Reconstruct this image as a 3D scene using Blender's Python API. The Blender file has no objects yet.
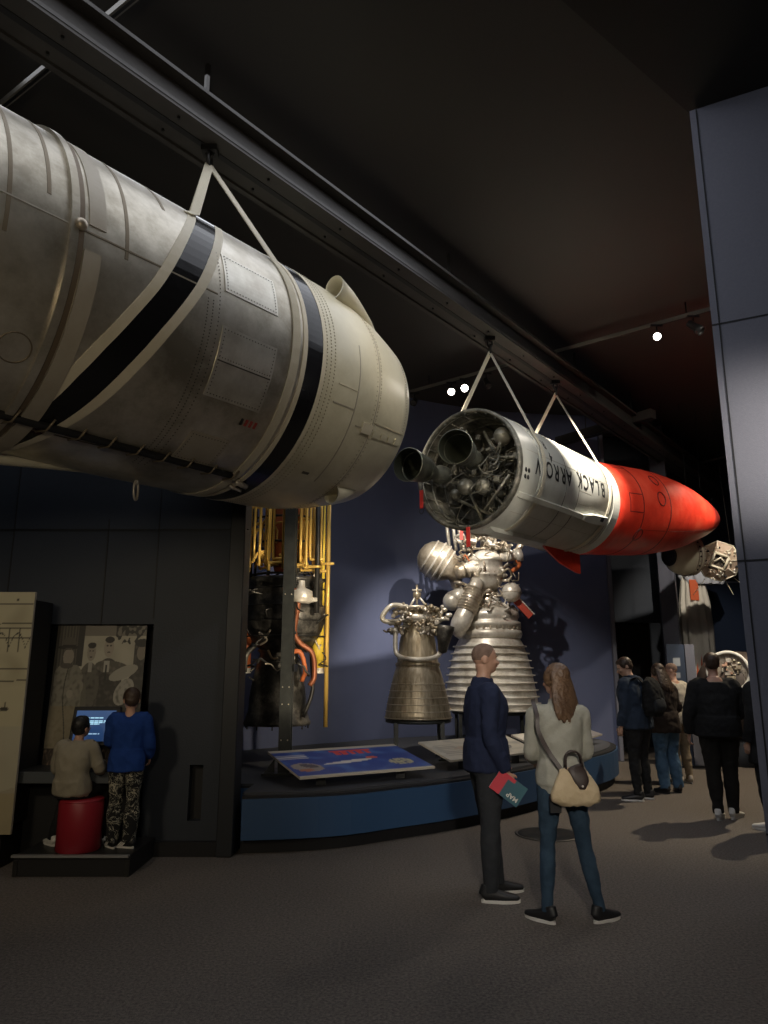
import bpy, bmesh, math, random
from mathutils import Vector, Matrix, Euler, noise
random.seed(7)
PI = math.pi
sc = bpy.context.scene
COL = sc.collection
R = math.radians

# ---------------------------------------------------------------- camera
cam = bpy.data.cameras.new('camera'); camo = bpy.data.objects.new('camera', cam); COL.objects.link(camo)
cam.sensor_fit = 'VERTICAL'; cam.sensor_height = 36.0; cam.lens = 36.0 * 715 / 1024
cam.clip_start = 0.05; cam.clip_end = 100
camo.location = (0, 0, 1.6); camo.rotation_euler = (PI / 2 + math.atan(156 / 715.0), 0, 0)
sc.camera = camo
# ---------------------------------------------------------------- world, exposure
w = bpy.data.worlds.new('world'); sc.world = w; w.use_nodes = True
w.node_tree.nodes['Background'].inputs[0].default_value = (0.50, 0.52, 0.60, 1)
w.node_tree.nodes['Background'].inputs[1].default_value = 0.03
sc.view_settings.view_transform = 'Standard'; sc.view_settings.look = 'None'
sc.view_settings.gamma = 1; sc.view_settings.use_curve_mapping = False
sc.view_settings.exposure = 0.0

def spot(name, loc, target, power, angle=50, color=(1, .86, .66), size=.06, blend=.6):
    l = bpy.data.lights.new(name, 'SPOT'); l.energy = power; l.color = color
    l.spot_size = R(angle); l.spot_blend = blend; l.shadow_soft_size = size
    o = bpy.data.objects.new(name, l); COL.objects.link(o); o.location = loc
    o.rotation_euler = (Vector(target) - Vector(loc)).to_track_quat('-Z', 'Y').to_euler()
    return o
def area(name, loc, target, power, sx, sy, color=(1, .9, .75)):
    l = bpy.data.lights.new(name, 'AREA'); l.energy = power; l.color = color
    l.shape = 'RECTANGLE'; l.size = sx; l.size_y = sy
    o = bpy.data.objects.new(name, l); COL.objects.link(o); o.location = loc
    o.rotation_euler = (Vector(target) - Vector(loc)).to_track_quat('-Z', 'Y').to_euler()
    return o
WARM = (1, .84, .60); NEUT = (1, .91, .78)
# gallery track spots, mostly behind and above the visitor, plus added unseen fill lamps
spot('track_spot_stage_rear', (-1.0, -2.5, 6.1), (-2.3, 4.0, 3.9), 1300, 55, WARM, .05)
spot('track_spot_stage_mid', (2.6, 1.2, 6.1), (-1.0, 5.6, 3.8), 700, 55, WARM, .04)
spot('track_spot_stage_low', (2.4, 3.0, 5.9), (-.3, 6.4, 3.8), 150, 45, NEUT, .05)
spot('low_spot_stage_underside', (-.6, -.4, 2.6), (-1.6, 4.8, 3.2), 110, 80, WARM, .3)  # unseen spot without fixture, far below track height
spot('track_spot_upper_stage', (3.0, 1.8, 6.1), (1.9, 8.9, 3.7), 760, 48, NEUT, .08)
spot('track_spot_engine_bay', (-.2, 1.2, 5.6), (.9, 7.8, 3.7), 400, 24, WARM, .06)
spot('track_spot_fairing', (5.2, 6.6, 6.1), (4.2, 11.0, 3.9), 230, 60, NEUT, .06)
spot('track_spot_engines_right', (3.0, 7.2, 6.2), (1.6, 11.0, 2.0), 2300, 42, NEUT, .05)
spot('track_spot_engines_left', (-.1, 7.2, 6.1), (1.3, 11.0, 1.9), 900, 45, NEUT, .05)
spot('low_spot_hanging_engine', (.9, 5.9, 2.6), (-1.1, 8.5, 2.0), 330, 50, WARM, .05)  # unseen spot in mid-air, well under the tracks
spot('low_spot_hanging_engine_base', (-.4, 6.9, .9), (-1.2, 8.6, 2.4), 60, 70, WARM, .05)  # unseen spot near the floor, aimed up at the dark engine
spot('track_spot_far_hall', (5.2, 9.5, 6.1), (6.4, 13.6, 2.3), 900, 44, NEUT, .06)
spot('track_spot_far_floor', (6.6, 10.5, 6.1), (4.6, 10.2, 0), 1100, 70, WARM, .06)
spot('track_spot_floor_front', (.9, -1.2, 6.2), (1.4, 3.0, 0), 6300, 105, WARM, .15)
spot('fill_spot_couple', (.4, -1.6, 3.1), (1.0, 5.4, 1.05), 780, 28, NEUT, .15, 1.0)  # unseen frontal fill added to brighten the couple's backs
spot('fill_spot_upper_stage', (3.4, 2.4, 2.9), (1.9, 8.8, 3.5), 620, 34, NEUT, .15, 1.0)  # added low fill with no fixture, evens out the white stage
spot('track_spot_floor_mid', (3.6, 4.2, 6.2), (3.6, 6.0, 0), 5200, 80, WARM, .12)
spot('fill_spot_wall_left', (-3.0, 2.2, 2.9), (-2.8, 6.8, 1.1), 115, 60, WARM, .25)  # unseen fill added to lift the left recess and mural
spot('track_spot_wall_right', (-1.5, 1.0, 5.6), (3.0, 4.7, 3.6), 150, 60, (.90, .93, 1), .1)
area('ambient_fill', (1, 3, 6.3), (1, 3, 0), 340, 8, 8, (.90, .93, 1))  # broad unseen area lamp added to raise the ambient light

# ---------------------------------------------------------------- materials
MATS = {}
def mat(name, col, rough=.6, metal=0, emit=None, es=1, bump=None, var=None, spec=.5, vscale=3.0, coat=0):
    """var = second colour mixed by noise; bump = (scale, strength)"""
    if name in MATS: return MATS[name]
    m = bpy.data.materials.new(name); m.use_nodes = True; nt = m.node_tree; b = nt.nodes['Principled BSDF']
    b.inputs['Base Color'].default_value = (*col, 1); b.inputs['Roughness'].default_value = rough
    b.inputs['Metallic'].default_value = metal; b.inputs['Specular IOR Level'].default_value = spec
    if coat: b.inputs['Coat Weight'].default_value = coat; b.inputs['Coat Roughness'].default_value = .15
    if emit: b.inputs['Emission Color'].default_value = (*emit, 1); b.inputs['Emission Strength'].default_value = es
    tc = nt.nodes.new('ShaderNodeTexCoord')
    if var:
        n = nt.nodes.new('ShaderNodeTexNoise'); n.inputs['Scale'].default_value = vscale; n.inputs['Detail'].default_value = 7; n.inputs['Roughness'].default_value = .65
        nt.links.new(tc.outputs['Object'], n.inputs['Vector'])
        r = nt.nodes.new('ShaderNodeValToRGB'); r.color_ramp.elements[0].position = .35; r.color_ramp.elements[1].position = .68
        r.color_ramp.elements[0].color = (*col, 1); r.color_ramp.elements[1].color = (*var, 1)
        nt.links.new(n.outputs[0], r.inputs[0]); nt.links.new(r.outputs[0], b.inputs['Base Color'])
    if bump:
        n2 = nt.nodes.new('ShaderNodeTexNoise'); n2.inputs['Scale'].default_value = bump[0]; n2.inputs['Detail'].default_value = 4
        nt.links.new(tc.outputs['Object'], n2.inputs['Vector'])
        bp = nt.nodes.new('ShaderNodeBump'); bp.inputs['Strength'].default_value = bump[1]; bp.inputs['Distance'].default_value = .01
        nt.links.new(n2.outputs[0], bp.inputs['Height']); nt.links.new(bp.outputs[0], b.inputs['Normal'])
    MATS[name] = m; return m

def metal_mat(name, c1, c2, c3, rough, metal, vs=1.6, stretch=(1, 1, 1)):
    m = bpy.data.materials.new(name); m.use_nodes = True; nt = m.node_tree; b = nt.nodes['Principled BSDF']
    tc = nt.nodes.new('ShaderNodeTexCoord'); mp = nt.nodes.new('ShaderNodeMapping'); mp.inputs['Scale'].default_value = stretch
    nt.links.new(tc.outputs['Object'], mp.inputs[0])
    n = nt.nodes.new('ShaderNodeTexNoise'); n.inputs['Scale'].default_value = vs; n.inputs['Detail'].default_value = 10; n.inputs['Roughness'].default_value = .7
    nt.links.new(mp.outputs[0], n.inputs['Vector'])
    r = nt.nodes.new('ShaderNodeValToRGB'); e = r.color_ramp.elements
    e[0].position = .36; e[0].color = (*c1, 1); e[1].position = .64; e[1].color = (*c3, 1)
    x = e.new(.5); x.color = (*c2, 1)
    nt.links.new(n.outputs[0], r.inputs[0]); nt.links.new(r.outputs[0], b.inputs['Base Color'])
    n2 = nt.nodes.new('ShaderNodeTexNoise'); n2.inputs['Scale'].default_value = vs * 5; n2.inputs['Detail'].default_value = 6
    nt.links.new(mp.outputs[0], n2.inputs['Vector'])
    mr = nt.nodes.new('ShaderNodeMapRange'); mr.inputs[3].default_value = rough - .09; mr.inputs[4].default_value = rough + .14
    nt.links.new(n2.outputs[0], mr.inputs[0]); nt.links.new(mr.outputs[0], b.inputs['Roughness'])
    b.inputs['Metallic'].default_value = metal
    n3 = nt.nodes.new('ShaderNodeTexNoise'); n3.inputs['Scale'].default_value = vs * 1.3
    nt.links.new(mp.outputs[0], n3.inputs['Vector'])
    bp = nt.nodes.new('ShaderNodeBump'); bp.inputs['Strength'].default_value = .25; bp.inputs['Distance'].default_value = .02
    nt.links.new(n3.outputs[0], bp.inputs['Height']); nt.links.new(bp.outputs[0], b.inputs['Normal'])
    MATS[name] = m; return m

def carpet_mat():
    m = bpy.data.materials.new('carpet'); m.use_nodes = True; nt = m.node_tree; b = nt.nodes['Principled BSDF']
    tc = nt.nodes.new('ShaderNodeTexCoord')
    n = nt.nodes.new('ShaderNodeTexNoise'); n.inputs['Scale'].default_value = 55; n.inputs['Detail'].default_value = 5; n.inputs['Roughness'].default_value = .75
    nt.links.new(tc.outputs['Object'], n.inputs['Vector'])
    r = nt.nodes.new('ShaderNodeValToRGB'); e = r.color_ramp.elements
    e[0].position = .33; e[0].color = (.055, .045, .038, 1); e[1].position = .7; e[1].color = (.21, .18, .155, 1)
    nt.links.new(n.outputs[0], r.inputs[0]); nt.links.new(r.outputs[0], b.inputs['Base Color'])
    b.inputs['Roughness'].default_value = .75; b.inputs['Specular IOR Level'].default_value = .35
    n2 = nt.nodes.new('ShaderNodeTexNoise'); n2.inputs['Scale'].default_value = 220; nt.links.new(tc.outputs['Object'], n2.inputs['Vector'])
    bp = nt.nodes.new('ShaderNodeBump'); bp.inputs['Strength'].default_value = .6; bp.inputs['Distance'].default_value = .01
    nt.links.new(n2.outputs[0], bp.inputs['Height']); nt.links.new(bp.outputs[0], b.inputs['Normal'])
    return m

def camo_mat():
    m = bpy.data.materials.new('printed_trousers'); m.use_nodes = True; nt = m.node_tree; b = nt.nodes['Principled BSDF']
    tc = nt.nodes.new('ShaderNodeTexCoord')
    n = nt.nodes.new('ShaderNodeTexNoise'); n.inputs['Scale'].default_value = 9; n.inputs['Detail'].default_value = 3; n.inputs['Distortion'].default_value = 2.2
    nt.links.new(tc.outputs['Object'], n.inputs['Vector'])
    r = nt.nodes.new('ShaderNodeValToRGB'); r.color_ramp.interpolation = 'CONSTANT'; e = r.color_ramp.elements
    e[0].position = 0; e[0].color = (.006, .006, .007, 1); e[1].position = .56; e[1].color = (.40, .38, .30, 1)
    for p_, c_ in ((.465, (.30, .29, .24, 1)), (.49, (.008, .008, .008, 1)), (.61, (.05, .05, .04, 1))):
        x = e.new(p_); x.color = c_
    nt.links.new(n.outputs[0], r.inputs[0]); nt.links.new(r.outputs[0], b.inputs['Base Color']); b.inputs['Roughness'].default_value = .9
    return m

def print_mat():
    m = bpy.data.materials.new('print'); m.use_nodes = True; nt = m.node_tree; b = nt.nodes['Principled BSDF']
    a = nt.nodes.new('ShaderNodeAttribute'); a.attribute_name = 'Print'
    nt.links.new(a.outputs['Color'], b.inputs['Base Color']); b.inputs['Roughness'].default_value = .5
    return m
def screen_mat():
    m = bpy.data.materials.new('screen_glow'); m.use_nodes = True; nt = m.node_tree; b = nt.nodes['Principled BSDF']
    a = nt.nodes.new('ShaderNodeAttribute'); a.attribute_name = 'Print'
    b.inputs['Base Color'].default_value = (.01, .01, .01, 1)
    nt.links.new(a.outputs['Color'], b.inputs['Emission Color']); b.inputs['Emission Strength'].default_value = 1.0
    return m

M_alu = metal_mat('aluminium_skin', (.30, .27, .21), (.50, .46, .38), (.66, .62, .54), .33, .72)
M_alu2 = metal_mat('aluminium_panel', (.50, .46, .39), (.62, .59, .51), (.72, .69, .61), .32, .6, 3)
M_cream = metal_mat('cream_paint', (.50, .46, .33), (.60, .56, .42), (.66, .62, .48), .34, .0, 1.2)
M_creamlt = mat('cream_stripe', (.62, .56, .42), .5, var=(.70, .64, .50), vscale=5)
M_black = mat('gloss_black', (.010, .010, .011), .16, bump=(3, .1), spec=.3)
M_white = metal_mat('white_paint', (.50, .50, .44), (.60, .60, .54), (.66, .66, .60), .33, .0, 1.4)
M_red = metal_mat('red_paint', (.55, .030, .016), (.70, .045, .022), (.80, .085, .045), .36, .0, 1.6)
M_redtag = mat('red_tag', (.75, .05, .04), .5)
M_letter = mat('letter_black', (.012, .012, .012), .5)
M_web = mat('webbing', (.60, .55, .43), .85, bump=(80, .3))
M_dark = mat('dark_steel', (.025, .025, .025), .45, .6, var=(.05, .048, .045), vscale=5)
M_beam = mat('beam_paint', (.036, .032, .029), .55, .1, var=(.050, .045, .040), vscale=4)
M_col = mat('column_black', (.016, .018, .018), .4, .2, var=(.032, .035, .033), vscale=12)
M_steel = metal_mat('engine_steel', (.30, .25, .18), (.52, .45, .36), (.72, .66, .55), .32, .6, 5)
M_nickel = metal_mat('engine_nickel', (.42, .37, .31), (.64, .60, .53), (.80, .77, .71), .36, .35, 4)
M_bell = metal_mat('nozzle_tubes', (.22, .18, .12), (.38, .32, .23), (.50, .43, .32), .38, .6, 4, (6, 6, .5))
M_bay = metal_mat('bay_metal', (.05, .05, .042), (.14, .135, .11), (.30, .28, .23), .42, .4, 6)
M_nozz = metal_mat('nozzle_green', (.07, .075, .06), (.15, .155, .125), (.24, .24, .2), .38, .5, 4)
M_gold = mat('gold_pipe', (.74, .48, .12), .35, .35)
M_yell = mat('yellow_duct', (.72, .52, .05), .45)
M_orange = mat('orange_duct', (.50, .13, .04), .5)
M_sooty = metal_mat('sooty_metal', (.018, .018, .017), (.055, .052, .048), (.17, .16, .14), .4, .5, 5)
M_floor = carpet_mat()
M_wall = mat('wall_slate', (.020, .026, .037), .62, bump=(60, .15), var=(.024, .030, .042), vscale=2)
M_wallR = mat('wall_blue_grey', (.12, .123, .155), .7, bump=(140, .2), var=(.135, .138, .172), vscale=60)
M_wallB = mat('wall_navy', (.082, .098, .178), .75, bump=(120, .1), var=(.088, .104, .187), vscale=3)
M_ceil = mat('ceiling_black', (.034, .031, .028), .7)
M_ceil2 = mat('ceiling_soffit_and_shade', (.018, .016, .014), .8)
M_plinth = mat('plinth_blue', (.026, .068, .150), .5, bump=(40, .05))
M_kick = mat('plinth_kick', (.006, .006, .008), .7)
M_plat = mat('plinth_top', (.040, .042, .050), .7)
M_blackmat = mat('matt_black', (.008, .008, .009), .6)
M_print = print_mat(); M_screen = screen_mat()
M_edge = mat('board_edge', (.55, .50, .42), .5)
M_skin = mat('skin', (.45, .27, .19), .5, var=(.50, .30, .21), vscale=14)
M_skin2 = mat('skin_rosy', (.47, .27, .19), .5, var=(.53, .31, .22), vscale=14)
M_hairblk = mat('hair_black', (.010, .009, .008), .5, bump=(60, .5))
M_hairbrn = mat('hair_brown', (.075, .042, .025), .45, bump=(50, .7), var=(.17, .10, .055), vscale=12)
M_hairdk = mat('hair_dark_brown', (.035, .020, .013), .5, bump=(50, .6), var=(.06, .034, .02), vscale=9)
M_hairshort = mat('hair_cropped', (.15, .095, .07), .8, bump=(200, .5), var=(.22, .14, .105), vscale=30)
M_sole = mat('sole_white', (.62, .60, .56), .6)
M_soleD = mat('sole_dark', (.02, .02, .02), .6)
M_eyew = mat('eye_white', (.6, .58, .55), .3); M_lip = mat('lips', (.42, .17, .13), .5)
def cloth(name, c, v=None, sc_=30): return mat(name, c, .9, var=v, bump=(sc_, .35), spec=.2, vscale=8)

# ---------------------------------------------------------------- geometry accumulator
class G:
    def __init__(s): s.v = []; s.f = []; s.m = []; s.s = []; s.M = Matrix.Identity(4); s.mats = []
    def mi(s, m):
        if m not in s.mats: s.mats.append(m)
        return s.mats.index(m)
    def add(s, vs, fs, m, smooth=False, M=None):
        b = len(s.v); T = s.M if M is None else s.M @ M
        s.v += [T @ Vector(v) for v in vs]; k = s.mi(m)
        for f in fs: s.f.append([i + b for i in f]); s.m.append(k); s.s.append(smooth)
        return s
    def box(s, c, d, m, M=None, bev=0):
        x, y, z = c; a, b, h = d[0] / 2, d[1] / 2, d[2] / 2
        if not bev:
            vs = [(x + i * a, y + j * b, z + k * h) for k in (-1, 1) for j in (-1, 1) for i in (-1, 1)]
            return s.add(vs, [(0, 2, 3, 1), (4, 5, 7, 6), (0, 1, 5, 4), (2, 6, 7, 3), (0, 4, 6, 2), (1, 3, 7, 5)], m, False, M)
        e = min(bev, a * .9, b * .9, h * .9)
        vs = []
        for (k, ins) in ((-h, e), (-h + e, 0), (h - e, 0), (h, e)):
            A, B = a - ins, b - ins
            c2 = e * .6 if ins == 0 else e * .4
            vs += [(x + px, y + py, z + k) for px, py in ((-A + c2, -B), (A - c2, -B), (A, -B + c2), (A, B - c2), (A - c2, B), (-A + c2, B), (-A, B - c2), (-A, -B + c2))]
        fs = [tuple(range(7, -1, -1)), tuple(range(24, 32))]
        for l in range(3):
            for i in range(8): fs.append((l * 8 + i, l * 8 + (i + 1) % 8, l * 8 + 8 + (i + 1) % 8, l * 8 + 8 + i))
        return s.add(vs, fs, m, False, M)
    def lathe(s, prof, m, seg=48, M=None, smooth=True, a0=0, a1=360, capA=True, capB=True):
        """prof list of (r, z) about local z"""
        full = abs(a1 - a0) >= 360; n = seg if full else seg + 1; vs = []
        for r, z in prof:
            for i in range(n):
                a = R(a0 + (a1 - a0) * i / seg); vs.append((r * math.cos(a), r * math.sin(a), z))
        fs = []
        for j in range(len(prof) - 1):
            for i in range(seg if full else seg):
                i2 = (i + 1) % n
                fs.append((j * n + i, j * n + i2, (j + 1) * n + i2, (j + 1) * n + i))
        s.add(vs, fs, m, smooth, M)
        if full:
            if capA and prof[0][0] > 1e-4: s.add([vs[i] for i in range(n)], [tuple(range(n - 1, -1, -1))], m, False, M)
            if capB and prof[-1][0] > 1e-4: s.add([vs[(len(prof) - 1) * n + i] for i in range(n)], [tuple(range(n))], m, False, M)
        return s
    def tube(s, pts, r, m, seg=8, closed=False, sub=0, smooth=True, cap=True):
        P = [Vector(p) for p in pts]; n0 = len(P)
        rs = list(r) if hasattr(r, '__len__') else [r] * n0
        if sub: P, rs = catmull(P, rs, sub, closed)
        n = len(P); vs = []; up = None
        for i in range(n):
            if closed: t = P[(i + 1) % n] - P[i - 1]
            else: t = P[min(i + 1, n - 1)] - P[max(i - 1, 0)]
            if t.length < 1e-9: t = Vector((0, 0, 1))
            t.normalize()
            if up is None:
                up = Vector((0, 0, 1)) if abs(t.z) < .9 else Vector((1, 0, 0))
            a = up - t * up.dot(t)
            if a.length < 1e-6: a = t.orthogonal()
            a.normalize(); up = a; b = t.cross(a)
            for k in range(seg):
                g = 2 * PI * k / seg; vs.append(P[i] + (a * math.cos(g) + b * math.sin(g)) * rs[i])
        fs = []
        for i in range(n if closed else n - 1):
            j = (i + 1) % n
            for k in range(seg):
                k2 = (k + 1) % seg; fs.append((i * seg + k, i * seg + k2, j * seg + k2, j * seg + k))
        if cap and not closed:
            fs.append(tuple(range(seg - 1, -1, -1))); fs.append(tuple((n - 1) * seg + k for k in range(seg)))
        return s.add(vs, fs, m, smooth)
    def ball(s, c, r, m, seg=20, rings=12, M=None):
        rx, ry, rz = r if hasattr(r, '__len__') else (r, r, r); vs = []; fs = []
        for j in range(rings + 1):
            t = PI * j / rings
            for i in range(seg):
                a = 2 * PI * i / seg
                vs.append((c[0] + rx * math.sin(t) * math.cos(a), c[1] + ry * math.sin(t) * math.sin(a), c[2] - rz * math.cos(t)))
        for j in range(rings):
            for i in range(seg):
                i2 = (i + 1) % seg; fs.append((j * seg + i, j * seg + i2, (j + 1) * seg + i2, (j + 1) * seg + i))
        return s.add(vs, fs, m, True, M)
    def prism(s, poly, z0, z1, m, M=None, smooth=False):
        n = len(poly); vs = [(p[0], p[1], z0) for p in poly] + [(p[0], p[1], z1) for p in poly]
        fs = [tuple(range(n - 1, -1, -1)), tuple(range(n, 2 * n))]
        for i in range(n): fs.append((i, (i + 1) % n, n + (i + 1) % n, n + i))
        return s.add(vs, fs, m, smooth, M)
    def loft(s, pts, rads, m=None, right=(1, 0, 0), seg=18, sub=3, pw=2.0):
        """closed tube with elliptical sections: rads (across, depth)"""
        P = [Vector(p) for p in pts]
        ra = [q[0] for q in rads]; rb = [q[1] for q in rads]
        P2, ra2 = catmull(P, ra, sub); _, rb2 = catmull(P, rb, sub)
        n = len(P2); vs = []; right = Vector(right)
        for i in range(n):
            t = (P2[min(i + 1, n - 1)] - P2[max(i - 1, 0)])
            if t.length < 1e-9: t = Vector((0, 0, 1))
            t.normalize(); a = right - t * right.dot(t)
            if a.length < 1e-4: a = t.orthogonal()
            a.normalize(); b = t.cross(a)
            for k in range(seg):
                g = 2 * PI * k / seg; cx, cy = math.cos(g), math.sin(g)
                q = (abs(cx) ** pw + abs(cy) ** pw) ** (-1 / pw)
                vs.append(P2[i] + a * cx * q * max(ra2[i], 1e-4) + b * cy * q * max(rb2[i], 1e-4))
        fs = []
        for i in range(n - 1):
            for k in range(seg):
                k2 = (k + 1) % seg; fs.append((i * seg + k, i * seg + k2, (i + 1) * seg + k2, (i + 1) * seg + k))
        fs.append(tuple(range(seg - 1, -1, -1))); fs.append(tuple((n - 1) * seg + k for k in range(seg)))
        return s.add(vs, fs, m or M_skin, True)
    def build(s, name, parent=None, loc=None, rot=None):
        me = bpy.data.meshes.new(name); me.from_pydata([tuple(v) for v in s.v], [], s.f)
        for m in s.mats: me.materials.append(m)
        me.polygons.foreach_set('material_index', s.m); me.polygons.foreach_set('use_smooth', s.s); me.update()
        o = bpy.data.objects.new(name, me); COL.objects.link(o)
        if parent: o.parent = parent
        if loc: o.location = loc
        if rot: o.rotation_euler = rot
        return o

def catmull(P, rs, sub, closed=False):
    n = len(P)
    if n < 3 or sub < 2: return P, rs
    o = []; orr = []
    rng = range(n if closed else n - 1)
    for i in rng:
        p1, p2 = P[i], P[(i + 1) % n]; r1, r2 = rs[i], rs[(i + 1) % n]
        p0 = P[i - 1] if (closed or i > 0) else p1 * 2 - p2; p3 = P[(i + 2) % n] if (closed or i + 2 < n) else p2 * 2 - p1
        r0 = rs[i - 1] if (closed or i > 0) else r1; r3 = rs[(i + 2) % n] if (closed or i + 2 < n) else r2
        for k in range(sub):
            t = k / sub; t2 = t * t; t3 = t2 * t
            h = (-.5 * t3 + t2 - .5 * t, 1.5 * t3 - 2.5 * t2 + 1, -1.5 * t3 + 2 * t2 + .5 * t, .5 * t3 - .5 * t2)
            o.append(p0 * h[0] + p1 * h[1] + p2 * h[2] + p3 * h[3]); orr.append(r0 * h[0] + r1 * h[1] + r2 * h[2] + r3 * h[3])
    if not closed: o.append(P[-1]); orr.append(rs[-1])
    return o, orr

def empty(name, loc=(0, 0, 0), rot=(0, 0, 0)):
    o = bpy.data.objects.new(name, None); COL.objects.link(o); o.location = loc; o.rotation_euler = rot; o.empty_display_size = .1; return o
def tag(o, label=None, cat=None, group=None, kind=None):
    if label: o['label'] = label
    if cat: o['category'] = cat
    if group: o['group'] = group
    if kind: o['kind'] = kind
    return o
def thing(name, label, cat, loc=(0, 0, 0), rot=(0, 0, 0), group=None): return tag(empty(name, loc, rot), label, cat, group)
def struct(g, name): return tag(g.build(name), kind='structure')
def copy_tree(o, parent=None):
    c = o.copy(); COL.objects.link(c)
    if parent: c.parent = parent
    for ch in [x for x in bpy.data.objects if x.parent == o]: copy_tree(ch, c)
    return c
def finer(me, ln=.02):
    bm = bmesh.new(); bm.from_mesh(me); bmesh.ops.triangulate(bm, faces=bm.faces[:])
    for _ in range(3):
        e = [e_ for e_ in bm.edges if e_.calc_length() > ln]
        if e: bmesh.ops.subdivide_edges(bm, edges=e, cuts=1)
    bm.to_mesh(me); bm.free()
def text_mesh(name, txt, size, m, parent, xf, extrude=.0, bold=0):
    cu = bpy.data.curves.new(name, 'FONT'); cu.body = txt; cu.size = size; cu.align_x = 'CENTER'; cu.align_y = 'CENTER'; cu.extrude = extrude; cu.offset = bold; cu.resolution_u = 4
    t = bpy.data.objects.new('temporary', cu); COL.objects.link(t); bpy.context.view_layer.update()
    me = bpy.data.meshes.new_from_object(t.evaluated_get(bpy.context.evaluated_depsgraph_get()))
    bpy.data.objects.remove(t); bpy.data.curves.remove(cu)
    finer(me)
    for v in me.vertices: v.co = xf(v.co)
    me.materials.clear(); me.materials.append(m); me.name = name
    o = bpy.data.objects.new(name, me); COL.objects.link(o); o.parent = parent; return o

def print_panel(name, w_, h_, nx, ny, fn, th, parent, M, back=None, m=None):
    """rectangular panel with a printed front (local x right, y up, z towards the viewer); fn(u,v)->rgb"""
    vs = []; fs = []
    for j in range(ny + 1):
        for i in range(nx + 1): vs.append((w_ * (i / nx - .5), h_ * (j / ny - .5), 0))
    for j in range(ny):
        for i in range(nx): a = j * (nx + 1) + i; fs.append((a, a + 1, a + nx + 2, a + nx + 1))
    nf = len(vs); x, y = w_ / 2, h_ / 2
    vs += [(-x, -y, 0), (x, -y, 0), (x, y, 0), (-x, y, 0), (-x, -y, -th), (x, -y, -th), (x, y, -th), (-x, y, -th)]
    e = [(nf + 7, nf + 6, nf + 5, nf + 4), (nf, nf + 4, nf + 5, nf + 1), (nf + 1, nf + 5, nf + 6, nf + 2), (nf + 2, nf + 6, nf + 7, nf + 3), (nf + 3, nf + 7, nf + 4, nf)]
    me = bpy.data.meshes.new(name); me.from_pydata([tuple(M @ Vector(v)) for v in vs], [], fs + e)
    me.materials.append(m or M_print); me.materials.append(back or M_edge)
    ca = me.color_attributes.new('Print', 'FLOAT_COLOR', 'CORNER')
    k = 0
    for f in me.polygons:
        f.material_index = 0 if f.index < len(fs) else 1
        for li in f.loop_indices:
            vi = me.loops[li].vertex_index
            if f.index < len(fs):
                i = vi % (nx + 1); j = vi // (nx + 1); c = fn(i / nx, j / ny)
            else: c = (.3, .3, .3)
            ca.data[li].color = (*c, 1)
    o = bpy.data.objects.new(name, me); COL.objects.link(o)
    if parent: o.parent = parent
    return o

# ================================================================ SETTING
g = G(); g.box((2, 6, -.1), (24, 28, .2), M_floor); struct(g, 'floor')
CZ = 6.4
g = G(); g.box((2, 6, CZ + .1), (24, 28, .2), M_ceil); struct(g, 'ceiling')
# lowered ceiling over the near right corner
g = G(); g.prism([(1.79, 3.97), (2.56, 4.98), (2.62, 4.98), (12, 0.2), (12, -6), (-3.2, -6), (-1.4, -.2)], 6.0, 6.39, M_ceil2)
g.prism([(-1.5, 2.06), (2.67, 5.34), (2.75, 5.25), (2.56, 4.98), (-1.4, -.2)], 6.30, 6.395, M_ceil2); struct(g, 'ceiling_soffit_and_shade')  # second prism: thin dark slab put where the ceiling lies in shadow
# left wall with a recess for the photo mural and a slim slot
WY = 6.75; X0, X1 = -3.14, -2.15
g = G()
g.box(((-10 + X0) / 2, WY + .3, 2.4), (X0 + 10, .6, 4.8), M_wall)
g.box(((X0 + X1) / 2, WY + .3, 3.4), (X1 - X0, .6, 2.8), M_wall)
g.box(((X1 - 1.74) / 2, WY + .3, 2.4), (-1.74 - X1, .6, 4.8), M_wall)
g.box(((-1.62 - 1.43) / 2, WY + .1, 2.4), (.19, .2, 4.8), M_wall)
g.box((-1.68, WY + .3, (.75 + 4.8) / 2), (.12, .6, 4.05), M_wall); g.box((-1.68, WY + .3, .14), (.12, .6, .28), M_wall)
g.box((-1.68, WY + .35, .515), (.12, .5, .47), M_blackmat)
g.box(((X0 + X1) / 2, WY + .5, 1.0), (X1 - X0, .2, 2.0), M_blackmat)
g.box(((X0 + X1) / 2, WY - .004, 2.5), (.012, .01, 1.0), M_blackmat); 
struct(g, 'wall_left')
g = G(); g.box((-1.385, WY + .06, 2.4), (.14, .30, 4.8), mat('post_dark', (.012, .014, .018), .5), bev=.01); struct(g, 'trim_1')
g = G(); g.box((-1.74, WY - .03, .06), (.64, .06, .12), M_kick); g.box((-6.6, WY - .03, .06), (6.8, .06, .12), M_kick); struct(g, 'baseboard_left')
g = G()
for x in (-3.55, -2.16): g.box((x, WY - .003, 3.4), (.01, .008, 2.7), M_blackmat)
g.box((-3.0, WY - .003, 2.9), (3.4, .008, .01), M_blackmat); struct(g, 'trim_2')
# rear wall behind the engines
wp = catmull([Vector((x, y, 0)) for x, y in ((-2.6, 9.6), (-1.4, 10.8), (.2, 12.1), (1.8, 12.85), (3.0, 13.1), (4.14, 13.22))], [0] * 6, 5)[0]
pl = list(wp) + [p + Vector((-.1, .5, 0)) for p in reversed(wp)]
g = G(); g.prism([(p.x, p.y) for p in pl], 0, CZ, M_wallB)
g.prism([(-2.6, 9.7), (-2.6, 10.2), (-2.9, 10.2), (-2.9, 7.3), (-2.6, 7.3)], 0, CZ, M_wall)
struct(g, 'wall_back')
g = G(); g.box((4.17, 13.2, 3.2), (.07, .12, 6.4), M_wallR, bev=.01); struct(g, 'trim_3')
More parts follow.
